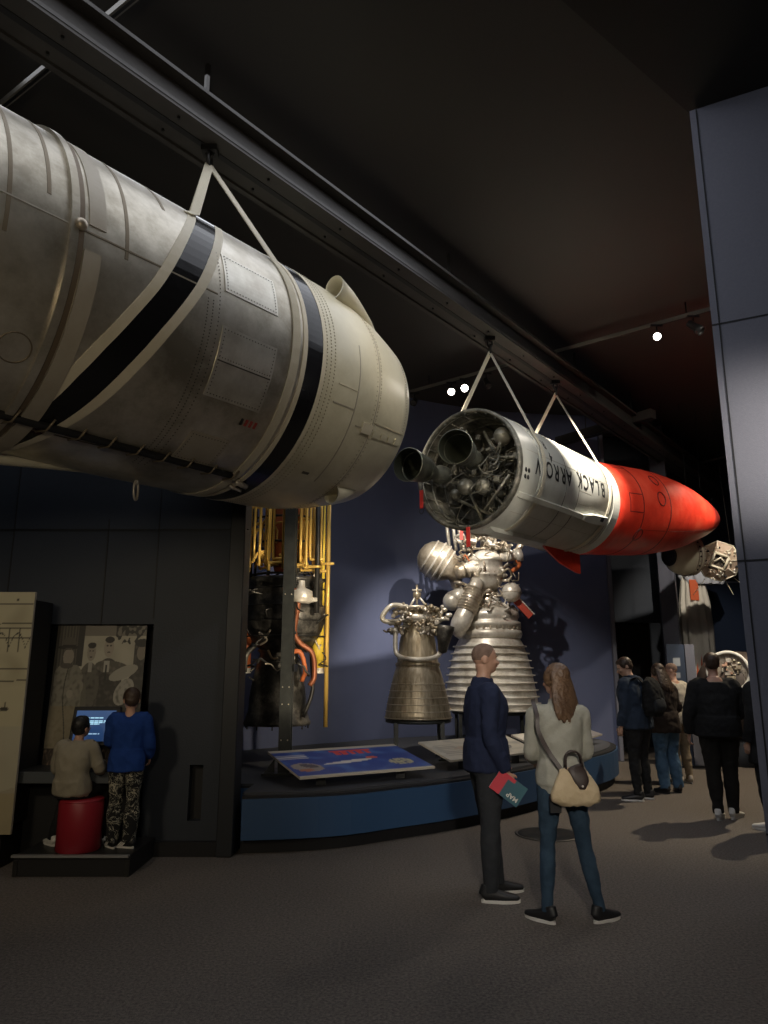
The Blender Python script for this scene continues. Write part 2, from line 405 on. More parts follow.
# recess with a doorway beyond the exhibit, then a projecting pier
g = G()
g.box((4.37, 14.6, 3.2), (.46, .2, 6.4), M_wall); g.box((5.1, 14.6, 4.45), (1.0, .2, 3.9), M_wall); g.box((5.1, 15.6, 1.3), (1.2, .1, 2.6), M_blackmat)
struct(g, 'wall_far')
g = G(); g.prism([(5.40, 14.0), (5.60, 13.75), (5.98, 14.6), (5.7, 14.9)], 0, CZ, M_wallR); struct(g, 'wall_pier')
g = G(); g.box((9.5, 17.6, 3.2), (12, .3, 6.4), M_wall); struct(g, 'wall_end')
g = G(); g.box((13.9, 6, 3.2), (.2, 28, 6.4), M_wall); struct(g, 'wall_east')
g = G(); g.box((-9.9, 6, 3.2), (.2, 28, 6.4), M_wall); struct(g, 'wall_west')
g = G(); g.box((2, -7.9, 3.2), (24, .2, 6.4), M_wall); struct(g, 'wall_rear')
# right wall, clad in fabric panels with an edge strip
a = Vector((2.47, 4.96)); b = Vector((7.2, 2.55)); d = (b - a).normalized(); n = Vector((-d.y, d.x))
g = G(); g.prism([tuple(a), tuple(b), tuple(b + n * .22), tuple(a + n * .22)], 0, 6.0, M_wallR); struct(g, 'wall_right')
g = G()
for z in (4.12, 2.33, .55):
    c = (a + b) / 2 - n * .002; g.box((0, 0, 0), ((b - a).length, .006, .012), M_kick, M=Matrix.Translation((c.x, c.y, z)) @ Matrix.Rotation(math.atan2(d.y, d.x), 4, 'Z'))
c = a + d * .05 - n * .002; g.box((0, 0, 0), (.010, .006, 6.0), M_kick, M=Matrix.Translation((c.x, c.y, 3.0)) @ Matrix.Rotation(math.atan2(d.y, d.x), 4, 'Z'))
struct(g, 'trim_4')

# ---------------- plinth (raised display base)
front = [(-1.26, 6.74), (-.75, 6.82), (-.3, 6.98), (.1, 7.25), (.55, 7.55), (1.0, 7.92), (1.5, 8.4), (2.0, 8.95), (2.5, 9.5), (2.95, 10.05), (3.3, 10.65), (3.5, 11.3), (3.45, 11.95), (3.0, 12.6)]
fp = catmull([Vector((x, y, 0)) for x, y in front], [0] * len(front), 3)[0]
poly = [(p.x, p.y) for p in fp] + [(1.7, 12.75), (.2, 12.05), (-1.4, 10.75), (-2.58, 9.6), (-2.58, 7.36), (-1.26, 7.36)]
def inset(fp, q):
    o = []
    for i, p in enumerate(fp):
        t = (fp[min(i + 1, len(fp) - 1)] - fp[max(i - 1, 0)]).normalized(); o.append((p.x - t.y * q, p.y + t.x * q))
    return o
g = G(); g.prism(poly, .12, .46, M_plinth)
g.prism(inset(fp, .02) + poly[len(fp):], .46, .48, M_kick); g.prism(inset(fp, .10) + poly[len(fp):], .48, .50, M_plat)
o = struct(g, 'plinth_base')
g = G(); g.prism(inset(fp, .07) + poly[len(fp):], 0, .12, M_kick); struct(g, 'plinth_kickboard')

# ---------------- ceiling beam and tracks
bd = Vector((.628, .778, 0)).normalized(); bl = Vector((-bd.y, bd.x, 0))
g = G(); L0, L1 = -9.5, 10.6; bc = Vector((1.33, 8.34, 0)); MB = Matrix((( bd.x, bl.x, 0, bc.x), (bd.y, bl.y, 0, bc.y), (0, 0, 1, 0), (0, 0, 0, 1)))
LL = L1 - L0; cx = (L0 + L1) / 2
g.box((cx, 0, 5.665), (LL, .42, .03), M_beam, MB); g.box((cx, 0, 5.78), (LL, .26, .22), M_beam, MB); g.box((cx, 0, 5.905), (LL, .46, .03), M_beam, MB)
for yy in (-.18, .18): g.box((cx, yy, 5.64), (LL, .05, .03), M_beam, MB)
g.box((cx, 0, 5.648), (LL, .05, .008), M_blackmat, MB)
for x in [L0 + .9 * i for i in range(22)]:
    for yy in (-.10, .10): g.lathe([(.012, 5.63), (.012, 5.66)], M_dark, 8, MB @ Matrix.Translation((x + .3, yy, 0)))
for x in (-8, -4.4, -.9, 2.6, 6.2, 9.8): g.box((x, 0, 6.16), (.03, .03, .49), M_beam, MB)
tag(g.build('ceiling_beam'), 'long dark steel beam under the ceiling from which the rockets hang', 'beam')

def crossbar(label, p0, p1, z, name, wdt, hgt, m, hang=True):
    p0 = Vector((*p0, z)); p1 = Vector((*p1, z)); dv = p1 - p0; L = dv.length; dv.normalize(); an = math.atan2(dv.y, dv.x)
    t = thing(name, label, 'track' if 'track' in name else 'beam', p0, (0, 0, an))
    g = G(); g.box((L / 2, 0, 0), (L, wdt, hgt), m); g.box((L / 2, 0, -hgt / 2 - .004), (L, wdt * .4, .008), M_blackmat); g.build('rail', t)
    if hang:
        for q in (.15, .5, .85): G().tube([(L * q, 0, hgt / 2), (L * q, 0, CZ - z)], .008, M_dark).build('hanger', t)
    return t
M_track = mat('track_grey', (.16, .15, .13), .5)
crossbar('grey lighting track crossing above the beam, with the bright spotlights', (.05, 11.78), (4.75, 8.25), 6.2, 'lighting_track', .05, .05, M_track)
crossbar('grey lighting track at the top left, above the silver rocket', (-4.6, 6.08), (-.3, 3.13), 6.2, 'lighting_track', .05, .05, M_track)
crossbar('grey lighting track far back beyond the red nose cone', (6.2, 17.4), (9.2, 13.0), 6.2, 'lighting_track', .05, .05, M_track)
crossbar('dark box crossbar under the ceiling above the red nose cone', (2.9, 13.75), (4.62, 11.62), 5.86, 'crossbar', .16, .16, M_beam)

M_lens = mat('lamp_lens', (1, 1, 1), .3, emit=(1, .93, .82), es=14)
M_lensoff = mat('lamp_lens_off', (.12, .12, .12), .2)
def fixture(label, x, y, z, az, tilt, on, power=0, sc_=1.0):
    t = thing('track_spotlight', label, 'spotlight', (x, y, 6.175), (0, 0, 0), 'spotlights on the ceiling tracks')
    g = G(); g.box((0, 0, -.02), (.16, .035, .03), M_blackmat); g.tube([(0, 0, -.03), (0, 0, -.10)], .01, M_blackmat); g.build('bracket', t)
    M = Matrix.Translation((0, 0, -.16)) @ Matrix.Rotation(R(-az), 4, 'Z') @ Matrix.Rotation(R(-90 - tilt), 4, 'X') @ Matrix.Scale(sc_, 4)
    g = G(); g.lathe([(.0, -.09), (.045, -.09), (.05, -.07), (.05, .03), (.065, .06), (.07, .13), (.062, .13), (.055, .09)], M_dark, 20, M, capB=False); g.build('lamp_housing', t)
    g = G(); g.lathe([(.0, .095), (.057, .095)], M_lens if on else M_lensoff, 20, M); le = g.build('lens', t)
    if on and power:
        l = bpy.data.lights.new('spot_lamp', 'SPOT'); l.energy = power; l.spot_size = R(70); l.spot_blend = .8; l.color = NEUT; l.shadow_soft_size = .05
        lo = bpy.data.objects.new('spot_lamp', l); COL.objects.link(lo); lo.parent = t
        lo.matrix_local = M @ Matrix.Translation((0, 0, .16)) @ Matrix.Rotation(PI, 4, 'X')
    return t
fixture('lit spotlight on the track, right of the beam, shining at the viewer', 3.71, 8.98, 0, 202, 35, True, 90, .85)
fixture('unlit black spotlight beside the bright one, close to the right wall', 4.1, 8.72, 0, 120, 45, False)
fixture('lit spotlight over the white rocket engines, left one of the close pair', 1.10, 10.98, 0, 187, 28, True, 60, .95)
fixture('lit spotlight over the white rocket engines, right one of the close pair', 1.30, 10.83, 0, 187, 28, True, 60, 1.0)
fixture('small unlit spotlight left of the close pair of lit ones', .52, 11.43, 0, 200, 40, False, 0, .8)
fixture('small unlit spotlight just right of the close pair of lit ones', 1.62, 10.6, 0, 150, 60, False, 0, .8)
fixture('unlit spotlight on the far track behind the red nose', 7.35, 15.7, 0, 200, 40, False, 0, 1.0)

# ================================================================ ROCKETS
def rocket_root(name, label, P, az, el): return thing(name, label, 'rocket', P, (0, -R(el), R(90 - az)))
def cyl(s, ph, r): a = R(ph); return (s, -r * math.cos(a), r * math.sin(a))
MX = Matrix(((0, 0, 1, 0), (-1, 0, 0, 0), (0, -1, 0, 0), (0, 0, 0, 1)))  # lathe z -> local x
def interp(prof, s):
    if s <= prof[0][0]: return prof[0][1]
    for (a, ra), (b, rb) in zip(prof, prof[1:]):
        if s <= b: return ra + (rb - ra) * (s - a) / (b - a)
    return prof[-1][1]
def revol(prof, m, seg=96, step=None):
    g = G(); g.lathe([(r, s) for s, r in prof], m, seg, MX, capA=False, capB=False); return g
def patch(g, prof, sA, sB, p0, p1, th, m, ns=6, na=10, inner=0):
    """raised skin patch; sA/sB functions of phi or constants"""
    fA = sA if callable(sA) else (lambda p: sA); fB = sB if callable(sB) else (lambda p: sB)
    vs = []; W = ns + 1
    for top in (1, 0):
        for j in range(na + 1):
            ph = p0 + (p1 - p0) * j / na; a_, b_ = fA(ph), fB(ph)
            for i in range(W):
                s_ = a_ + (b_ - a_) * i / ns; vs.append(cyl(s_, ph, interp(prof, s_) + (th if top else -.004 - inner)))
    N = W * (na + 1); fs = []
    for j in range(na):
        for i in range(ns):
            q = j * W + i; fs.append((q, q + 1, q + W + 1, q + W)); fs.append((N + q, N + q + W, N + q + W + 1, N + q + 1))
    for j in range(na):
        for i in (0, ns):
            q = j * W + i; fs.append((q, q + W, N + q + W, N + q))
    for i in range(ns):
        for j in (0, na):
            q = j * W + i; fs.append((q, N + q, N + q + 1, q + 1))
    g.add(vs, fs, m, False); return g
def rivets(g, prof, s0, p0, s1, p1, n, m, r=.006):
    for i in range(n):
        t = i / max(n - 1, 1); s_ = s0 + (s1 - s0) * t; ph = p0 + (p1 - p0) * t; c = Vector(cyl(s_, ph, interp(prof, s_) + .002))
        nrm = Vector((0, -math.cos(R(ph)), math.sin(R(ph)))); M = Matrix.Translation(c) @ nrm.to_track_quat('Z', 'Y').to_matrix().to_4x4()
        g.add([(r, 0, 0), (0, r, 0), (-r, 0, 0), (0, -r, 0), (0, 0, r * .7)], [(0, 1, 4), (1, 2, 4), (2, 3, 4), (3, 0, 4)], m, True, M)

M_plate0 = mat('rivet_cream', (.40, .36, .25), .5)
# ---- rocket 1: big bare-metal first stage
P1R = [(-7, 1.0), (.12, 1.0), (.45, 1.0), (.72, .985), (1.05, .93), (1.3, .865), (1.42, .83)]
T1 = rocket_root('rocket_stage', 'large bare aluminium rocket stage with black bands hanging at upper left', (-1.308, 5.459, 3.926), 38.53, 1.02)
revol([(-6.9, .2), (-6.9, 1.0), (-5, 1.0), (-3, 1.0), (-1.9, 1.0), (.12, 1.0)], M_alu).build('tank_skin', T1)
g = revol([(s, r) for s, r in P1R if s >= .12] + [(1.43, .80), (1.30, .78), (1.2, .0)], M_cream)
for s_ in (.165, .21, .255): rivets(g, P1R, s_, -100, s_, 60, 100, M_plate0, .009)
for s_ in (.80, .86): rivets(g, P1R, s_, -110, s_, 50, 70, M_plate0, .008)
for ph in (-28, -23): rivets(g, P1R, .86, ph, 1.38, ph, 30, M_plate0, .008)
rivets(g, P1R, .86, -21, .86, 22, 26, M_plate0, .008); rivets(g, P1R, 1.36, -21, 1.36, 22, 26, M_plate0, .008)
g.build('tail_skirt', T1)
def bandfn(pts):
    pts = sorted((p, s_) for s_, p in pts)
    return lambda ph: interp(pts, ph)
eL = bandfn([(-.45, 100), (-.60, 75), (-.90, 46), (-.99, 35), (-1.172, 14.5), (-1.342, -6.2), (-1.462, -18.4), (-1.58, -31.5), (-1.664, -43.5), (-1.72, -55.4), (-1.765, -66), (-1.80, -80), (-1.9, -130), (-1.7, -180), (-.8, -250), (-.45, -260)])
eR = bandfn([(-.10, 100), (-.34, 75), (-.58, 50), (-.69, 36), (-.806, 20.2), (-.951, 1.1), (-1.066, -11), (-1.157, -20.7), (-1.277, -35.6), (-1.40, -53.3), (-1.49, -65.5), (-1.60, -82.8), (-1.66, -100), (-1.6, -150), (-1.3, -190), (-.4, -250), (-.1, -260)])
mid = lambda t: (lambda ph: eL(ph) * (1 - t) + eR(ph) * t)
g = G(); patch(g, P1R, mid(.2), mid(.8), -259, 100, .002, M_black, 4, 90); g.build('slanted_black_band', T1)
g = G(); patch(g, P1R, mid(.78), mid(1.0), -259, 100, .004, M_creamlt, 2, 90); tag(g.build('cream_stripe', T1))
g = G(); patch(g, P1R, mid(0), mid(.22), -259, 100, .005, M_creamlt, 2, 90); g.build('cream_stripe', T1)
g = G(); patch(g, P1R, -.05, .115, 0, 360, .004, M_black, 2, 120); g.build('black_band', T1)
g = G(); patch(g, P1R, .115, .15, 0, 360, .007, M_creamlt, 1, 120); g.build('cream_stripe', T1)
g = G(); patch(g, P1R, -.085, -.045, 0, 360, .006, M_creamlt, 1, 120); g.build('cream_stripe', T1)
# thick frame ring with its bolt lug
g = G(); patch(g, P1R, -1.845, -1.80, 0, 360, .022, M_alu, 1, 120); patch(g, P1R, -1.795, -1.765, 0, 360, .012, mat('ring_brown', (.16, .12, .08), .5, .4), 1, 120)
c = cyl(-1.79, 2, 1.02); g.ball(c, (.035, .03, .035), M_steel); g.build('frame_ring', T1)
M_plate = mat('plate_dull', (.38, .34, .27), .5, .25, var=(.44, .40, .33), vscale=4)
g = G(); patch(g, P1R, -1.755, -1.655, -95, -5, .012, M_plate, 1, 40); g.build('cover_strip', T1)
g = G(); patch(g, P1R, -1.735, -1.635, 4, 80, .006, M_plate, 1, 40); g.build('cover_strip', T1)
M_seam = mat('seam_brown', (.21, .17, .115), .5, .5)
g = G()
for s_, a_, b_ in ((-1.505, -2, 70), (-1.96, 8, 70), (-1.20, 30, 80), (-2.16, -10, 60)): patch(g, P1R, s_ - .010, s_ + .012, a_, b_, .002, M_seam, 1, 30)
patch(g, P1R, -1.76, -.86, 1.0, 1.6, .003, M_seam, 30, 1); patch(g, P1R, -4, -1.85, 1, 1.5, .003, M_alu2, 30, 1)
patch(g, P1R, -4, .1, -70, -69.6, .003, M_seam, 40, 1); g.build('weld_seam', T1)
M_rv = mat('rivet_dark', (.10, .09, .07), .5, .4)
g = G()
for s_ in (-.93, -.89, -.84): rivets(g, P1R, s_, -75, s_, -2 if s_ < -.85 else 20, 60, M_rv, .006); g.build('rivet_seam', T1); g = G()
def hatch(s0, s1, p0, p1, m, n1, n2, th=.006):
    g = G(); patch(g, P1R, s0, s1, p0, p1, th, m, 4, 10)
    e = .02; q = math.degrees(e)
    for a_, b_, c_, d_, n_ in ((s0 + e, p0 + q, s1 - e, p0 + q, n1), (s0 + e, p1 - q, s1 - e, p1 - q, n1), (s0 + e, p0 + q, s0 + e, p1 - q, n2), (s1 - e, p0 + q, s1 - e, p1 - q, n2)):
        rivets(g, [(s, r + th) for s, r in P1R], a_, b_, c_, d_, n_, M_rv, .0055)
    return g.build('riveted_hatch', T1)
hatch(-.80, -.34, 4, 21, M_alu2, 18, 12); hatch(-.80, -.33, -36, -9.5, M_alu2, 18, 18); hatch(-.74, -.42, -66, -51, M_plate, 12, 10)
G_ = G(); patch(G_, P1R, -.79, -.34, -22.5, -22, .012, M_rv, 4, 1); rivets(G_, [(s, r + .006) for s, r in P1R], -.78, -21, -.35, -21, 20, M_rv, .005); G_.build('rivet_seam', T1)
for k, c_ in enumerate((M_letter, M_redtag, M_redtag, M_redtag)):
    g = G(); patch(g, P1R, -.435 + .040 * k, -.415 + .040 * k, -43.0, -40.2, .0045, c_ if k == 0 else mat('marking_red', (.35, .05, .04), .6), 1, 2); g.build('painted_mark', T1)
# round inspection cover
g = G(); n_ = 28
for (ra_, rb_) in ((.085, .078),):
    pts = []
    for k in range(n_): t = 2 * PI * k / n_; pts.append(cyl(-1.96 + ra_ * math.cos(t), -41 + math.degrees(ra_ * math.sin(t)), 1.003))
    g.tube(pts, .004, M_seam, 6, True)
g.build('round_cover', T1)
# cable conduit under the near side with its clips
cpr = lambda s_: -65 - 1.6 * (s_ + 1.86)
g = G(); vs = []
g.tube([cyl(s_, -65.4 - 1.6 * (s_ + 1.86), 1.012) for s_ in [-6 + .25 * i for i in range(24)] + [-.2]], .026, M_blackmat, 8)
g.build('cable_conduit', T1)
for i in range(12):
    s_ = -.20 - .20 * i; ph = -65.4 - 1.6 * (s_ + 1.86)
    g = G(); g.tube([cyl(s_ + .02, ph + 4.2, 1.015), cyl(s_, ph, 1.043), cyl(s_ - .03, ph - 3.6, 1.015)], .007, M_seam, 6); g.build('conduit_clip', T1)
# chrome connector at the band edge
g = G(); g.tube([cyl(-.12, -71, 1.02), cyl(.0, -72, 1.03)], .022, M_nickel, 10); g.tube([cyl(-.1, -76, 1.01), cyl(.02, -77, 1.02)], .014, M_nickel, 8); g.build('band_buckle', T1)
# shackle loop hanging below
c = Vector(cyl(-.70, -93, 1.0)); g = G(); g.tube([c + Vector((0, .02 * math.sin(t), -.075 - .07 * math.cos(t))) + Vector((.03 * math.sin(t), 0, 0)) for t in [2 * PI * k / 16 for k in range(16)]], .009, M_nickel, 8, True)
g.tube([c, c + Vector((0, 0, -.03))], .014, M_nickel, 8); g.build('shackle', T1)
# half-round fairing along the belly
g = G(); pts = []; rr = []
for i in range(20):
    s_ = -6 + i * (4.95 / 19); pts.append(cyl(s_, -99, 1.0)); rr.append(.10 if s_ < -1.9 else max(.006, .10 * (-1.03 - s_) / .87))
g.tube(pts, rr, M_cream, 12); g.build('belly_fairing', T1)
# tail skirt surface details
g = G()
for (a_, b_, c_, d_) in ((.30, .55, -21.2, -20.6), (.86, 1.36, -23.6, -23.1), (.62, .86, -27.6, -27.1), (.83, .84, -80, 48), (.55, .56, -60, 10)):
    patch(g, P1R, a_, b_, c_, d_, .003, M_plate, 4, 20)
patch(g, P1R, .70, .84, -29.5, -24.5, .012, M_creamlt, 2, 4)
for k in range(4): patch(g, P1R, .88 + .13 * k, .98 + .13 * k, -30, -26.5, .008, M_cream, 2, 3)
patch(g, P1R, .32, .55, -12.6, -12.2, .004, M_creamlt, 4, 1)
g.build('panel_trim', T1)
g = G(); patch(g, P1R, .36, .43, -57, -55.6, .003, M_rv, 1, 1); g.build('painted_mark', T1)
def scoop(s0, s1, ph, rr, lift):
    """tapering half cone fairing with an open mouth towards the tank"""
    g = G(); N = 20; L = s1 - s0; vs = []
    nrm = Vector((0, -math.cos(R(ph)), math.sin(R(ph)))); tg = Vector((0, math.sin(R(ph)), math.cos(R(ph))))
    for inner in (0, 1):
        for j in range(9):
            t = j / 8; s_ = s0 + L * t; k = (1 - t) ** .8; c = Vector((s_, 0, 0)) + nrm * (interp(P1R, s_) - .03 + lift * k)
            q = max(rr * k - .010 * inner, .002)
            for i in range(N): an = 2 * PI * i / N; vs.append(c + tg * q * math.cos(an) + nrm * q * math.sin(an))
    fs = []
    for o_ in (0, 9 * N):
        for j in range(8):
            for i in range(N): fs.append((o_ + j * N + i, o_ + j * N + (i + 1) % N, o_ + (j + 1) * N + (i + 1) % N, o_ + (j + 1) * N + i))
    for i in range(N): fs.append((i, (i + 1) % N, 9 * N + (i + 1) % N, 9 * N + i))
    g.add(vs, fs, M_cream, True); return g.build('air_scoop', T1)
scoop(.50, 1.25, 44, .10, .09); scoop(.86, 1.30, -66, .085, .05)

M_tank0 = mat('bracket_grey', (.22, .21, .18), .5, .3)
# ---- rocket 2: white upper stage with engine bay, red fairing
P2R = [(-.644, .69), (-.60, .688), (2.2, .675)]
T2 = rocket_root('rocket', 'white upper stage with exposed twin engines and red nose fairing', (1.349, 8.187, 3.776), 41.2, .15)
revol([(-.60, .65), (-.64, .65), (-.65, .665), (-.644, .69), (-.60, .69), (-.2, .686), (1.90, .676), (1.90, .5)], M_white).build('stage_skin', T2)
g = revol([(-.62, .645), (-.66, .652), (-.665, .672), (-.655, .692), (-.60, .692), (-.59, .686)], M_bay)
for k in range(28):
    an = 360 * k / 28; c = cyl(-.67, an, .635); g.box((0, 0, 0), (.03, .02, .02), M_bay if k % 3 else M_tank0, Matrix.Translation(cyl(-.64, an, .648)) @ Matrix.Rotation(R(90 - an), 4, 'X'))
g.build('rim_ring', T2)
g = revol([(-.62, .652), (.1, .64), (.12, .0)], M_bay)
for k in range(20): an = 18 * k + 4; g.tube([cyl(-.6, an, .64), cyl(.08, an, .632)], .012, M_bay, 6)
for s_ in (-.45, -.2): g.tube([cyl(s_, 6 * k, .632) for k in range(60)], .016, M_bay, 6, True)
g.box((-.12, 0, 0), (.06, .08, 1.12), M_bay); g.box((-.12, 0, 0), (.06, 1.12, .08), M_bay)
for k in range(8): an = 45 * k + 20; g.tube([cyl(.02, an, .58), cyl(-.25, an + 8, .12)], .016, M_bay, 6)
g.build('engine_bay', T2)
# local y is left of travel; camera side is -y.  viewer's right on the face = -y
def nozzle(exit_s, y, z, tilt_y, tilt_z):
    d0 = Vector((exit_s, y, z)); d1 = Vector((exit_s + .62, y + tilt_y, z + tilt_z)); ax = (d1 - d0)
    q = ax.to_track_quat('Z', 'Y').to_matrix().to_4x4(); M = Matrix.Translation(d0) @ q; L = ax.length
    g = G(); out = [(.182, 0), (.19, .0), (.191, .015), (.184, .03), (.172, .14), (.150, .28), (.115, .42), (.075, .52), (.06, .56), (.085, .60), (.11, .66), (.11, .76), (.03, .80)]
    g.lathe(out, M_nozz, 40, M, capA=False)
    g.lathe([(.182, 0), (.165, .14), (.142, .28), (.105, .42), (.05, .54), (0, .55)], mat('nozzle_inside', (.045, .05, .035), .6, .3), 40, M, capA=False)
    for z_ in (.13, .30): g.lathe([(.176 - z_ * .12, z_ - .012), (.190 - z_ * .12, z_), (.176 - z_ * .12, z_ + .012)], M_nozz, 40, M, capA=False, capB=False)
    return g.build('engine_nozzle', T2)
nozzle(-1.14, -.20, .10, .21, .05); nozzle(-1.22, .38, .0, .06, .03)
def ballp(name, c, r, m): g = G(); g.ball(c, r, m, 24, 14); g.lathe([(r * 1.0, -.012), (r * 1.05, 0), (r * 1.0, .012)], m, 28, Matrix.Translation(c), capA=False, capB=False); return g.build(name, T2)
M_tank = metal_mat('tank_metal', (.16, .15, .12), (.26, .25, .2), (.38, .36, .30), .36, .4, 5)
ballp('pressure_sphere', (-.48, -.38, .34), .105, M_tank); ballp('pressure_sphere', (-.5, .12, -.16), .095, M_tank); ballp('pressure_sphere', (-.42, -.06, -.17), .095, M_tank)
ballp('pressure_sphere', (-.42, .32, -.2), .065, M_tank)
g = G(); rnd = random.Random(3)
def wander(rnd, c, spread, n=5): 
    p = Vector(c); o = [p.copy()]
    for _ in range(n): p = p + Vector((rnd.uniform(-spread, spread), rnd.uniform(-spread, spread), rnd.uniform(-spread, spread))); o.append(p.copy())
    return o
for i in range(46):
    an = rnd.uniform(-40, 40) if i % 2 else rnd.uniform(0, 360); rad = rnd.uniform(.12, .46)
    c = cyl(rnd.uniform(-.5, -.1), an, rad); g.tube(wander(rnd, c, .13, 4), rnd.choice((.005, .007, .010)), rnd.choice((M_bay, M_tank, M_bay, M_tank)), 6, sub=4); g.build('pipe', T2); g = G()
g = G()
for i in range(26):
    an = rnd.uniform(0, 360); rad = rnd.uniform(.08, .5); c = cyl(rnd.uniform(-.42, -.1), an, rad)
    g.box((0, 0, 0), [rnd.uniform(.03, .09) for _ in range(3)], rnd.choice((M_bay, M_tank)), Matrix.Translation(c) @ Euler([rnd.uniform(0, 3) for _ in range(3)]).to_matrix().to_4x4(), bev=.008); g.build('valve_box', T2); g = G()
g.box((-.5, -.30, -.14), (.05, .07, .07), M_tank, bev=.008); g.build('valve_box', T2)
g = G()
for (a_, b_) in (((-.3, .45, -.2), (-.2, -.1, -.5)), ((-.3, .2, -.18), (-.25, .05, -.56)), ((-.3, -.1, -.24), (-.25, -.3, -.48)), ((-.5, -.46, -.12), (-.5, -.12, -.47)), ((-.45, .38, .35), (-.5, .08, .5)), ((-.35, -.05, .5), (-.3, -.25, .05)), ((-.45, -.5, .08), (-.4, -.15, .16))):
    g.tube([a_, b_], .018, M_tank, 6)
for k in range(9): g.tube([(-.55, .34 - .03 * k, .35 + .022 * k), (-.55, .38 - .03 * k, .39 + .018 * k)], .006, M_nickel, 5)
g.build('bay_struts', T2)
# long fairing conduit on the near side
def strip(g, prof, s0, s1, ph0, ph1, hw, th, m, n=20):
    vs = []
    for i in range(n + 1):
        t = i / n; s_ = s0 + (s1 - s0) * t; ph = ph0 + (ph1 - ph0) * t; r = interp(prof, s_); k = hw if not callable(hw) else hw(t); q = math.degrees(k / r)
        e = 1 if 0 < i < n else .35
        vs += [cyl(s_, ph + q, r - .01), cyl(s_, ph + q * .8, r + th * e), cyl(s_, ph - q * .8, r + th * e), cyl(s_, ph - q, r - .01)]
    fs = []
    for i in range(n):
        for k in range(3): q = i * 4 + k; fs.append((q, q + 1, q + 5, q + 4))
    fs += [(0, 3, 2, 1), (n * 4, n * 4 + 1, n * 4 + 2, n * 4 + 3)]
    g.add(vs, fs, m, False)
g = G(); strip(g, P2R, -.56, 1.0, -32, -33, .035, .03, M_white); strip(g, P2R, .95, 1.60, -33, -30, lambda t: .035 + .03 * min(1, t * 3), .04, M_white)
patch(g, [(s, r + .042) for s, r in P2R], 1.38, 1.46, -31.5, -27, .002, M_blackmat, 1, 2); g.build('side_conduit', T2)
g = G(); strip(g, P2R, -.5, .75, -78, -78, .06, .05, M_white); g.build('belly_conduit', T2)
g = G()
for s_ in (-.215, .40, .72, 1.62): patch(g, P2R, s_ - .004, s_ + .004, 0, 360, .002, M_rv, 1, 80)
for (a_, b_, c_, d_) in ((-.5, 1.6, 10.5, 10.8), (-.5, 1.6, -50, -49.7), (.72, 1.05, -9, -8.7), (.72, 1.05, -22, -21.7)): patch(g, P2R, a_, b_, c_, d_, .002, M_plate, 10, 1)
patch(g, P2R, -.222, -.18, 0, 360, .008, M_white, 1, 90); patch(g, P2R, 1.70, 1.895, 0, 360, .006, M_white, 2, 90)
g.build('skin_seam', T2)
g = G()
for q, w_ in ((0, .045), (-6, .03)):
    for k in (-1, 1): g.ball(cyl(-.50 + .03 * k, -9 + q, .69), (.022, .01, .028), M_letter)
g.build('painted_emblem', T2)
def lettering(txt, s_c, ph_c, size, flip=True, vert=False, bold=.0):
    def xf(co):
        x, y = co.x * .82, co.y * 1.06
        if vert: x, y = -y, x
        if flip: x, y = -x, -y
        s_ = s_c + x; r = interp(P2R, s_) + .0035 + co.z; return Vector(cyl(s_, ph_c + math.degrees(y / .68), r))
    return text_mesh('painted_lettering', txt, size, M_letter, T2, xf, .0, bold)
for ch, s_ in zip('BLACK', (1.385, 1.225, 1.07, .90, .735)): lettering(ch, s_, 2.5, .25, bold=.004)
for ch, s_ in zip('ARROW', (.46, .315, .15, -.02, -.225)): lettering(ch, s_, 0 if ch != 'W' else -1, .25, bold=.004)
lettering('4', .06, 13.5, .16, bold=.003); lettering('R', .0, 27, .16, bold=.003)
# slim red fin below
M_redfin = M_red
g = G(); pts = [(.80, 0), (1.90, 0), (1.90, -.34), (1.80, -.34), (1.35, -.26), (.98, -.12)]
g.prism([(x, y) for x, y in pts], -.012, .012, M_redfin, Matrix.Translation((0, -.05, -.60)) @ Matrix.Rotation(R(90), 4, 'X') ); g.build('fin', T2)
# fairing: own axis, tilted up and to the right of the stage
aS = Vector((math.sin(R(41.2)), math.cos(R(41.2)), 0)); FP = Vector((1.349, 8.187, 3.776)) + aS * 1.9
P3R = [(-.02, .672), (.25, .662), (.5, .657), (1.0, .66), (1.5, .656), (1.8, .64), (2.1, .612), (2.35, .585), (2.6, .548), (2.9, .493), (3.15, .434), (3.45, .362), (3.7, .29), (3.9, .228), (4.05, .168), (4.2, .10), (4.27, .055), (4.30, .0)]
prof3 = P3R
wm = Matrix.Translation(FP) @ Matrix.Rotation(R(90 - 50), 4, 'Z') @ Matrix.Rotation(-R(5), 4, 'Y')
base = Matrix.Translation((1.349, 8.187, 3.776)) @ Matrix.Rotation(R(90 - 41.2), 4, 'Z') @ Matrix.Rotation(-R(.15), 4, 'Y')
g = revol([(-.02, .4)] + prof3, M_red, 96); fo = g.build('nose_fairing', T2); fo.matrix_local = base.inverted() @ wm
FM = base.inverted() @ wm
g = G()
M_line = mat('fairing_line', (.12, .012, .01), .6)
for s_ in (.72, 1.46): patch(g, P3R, s_ - .009, s_ + .009, 0, 360, .003, M_line, 1, 90)
for (a_, b_, c_, d_) in ((.38, .72, 8, 9.0), (.38, .72, -14, -13), (.37, .385, -14, 8), (.72, 2.9, -35, -34.7), (.0, .72, 50, 50.3)): patch(g, P3R, a_, b_, c_, d_, .002, M_line, 8 if b_ - a_ > .02 else 1, 8 if d_ - c_ > 2 else 1)
for (s_, ph, r_) in ((1.22, 6, .10), (1.25, 33, .09), (.75, -42, .09)):
    g.tube([cyl(s_ + r_ * math.cos(t), ph + math.degrees(r_ * math.sin(t) / .65), .661) for t in [2 * PI * k / 24 for k in range(24)]], .008, M_line, 5, True)
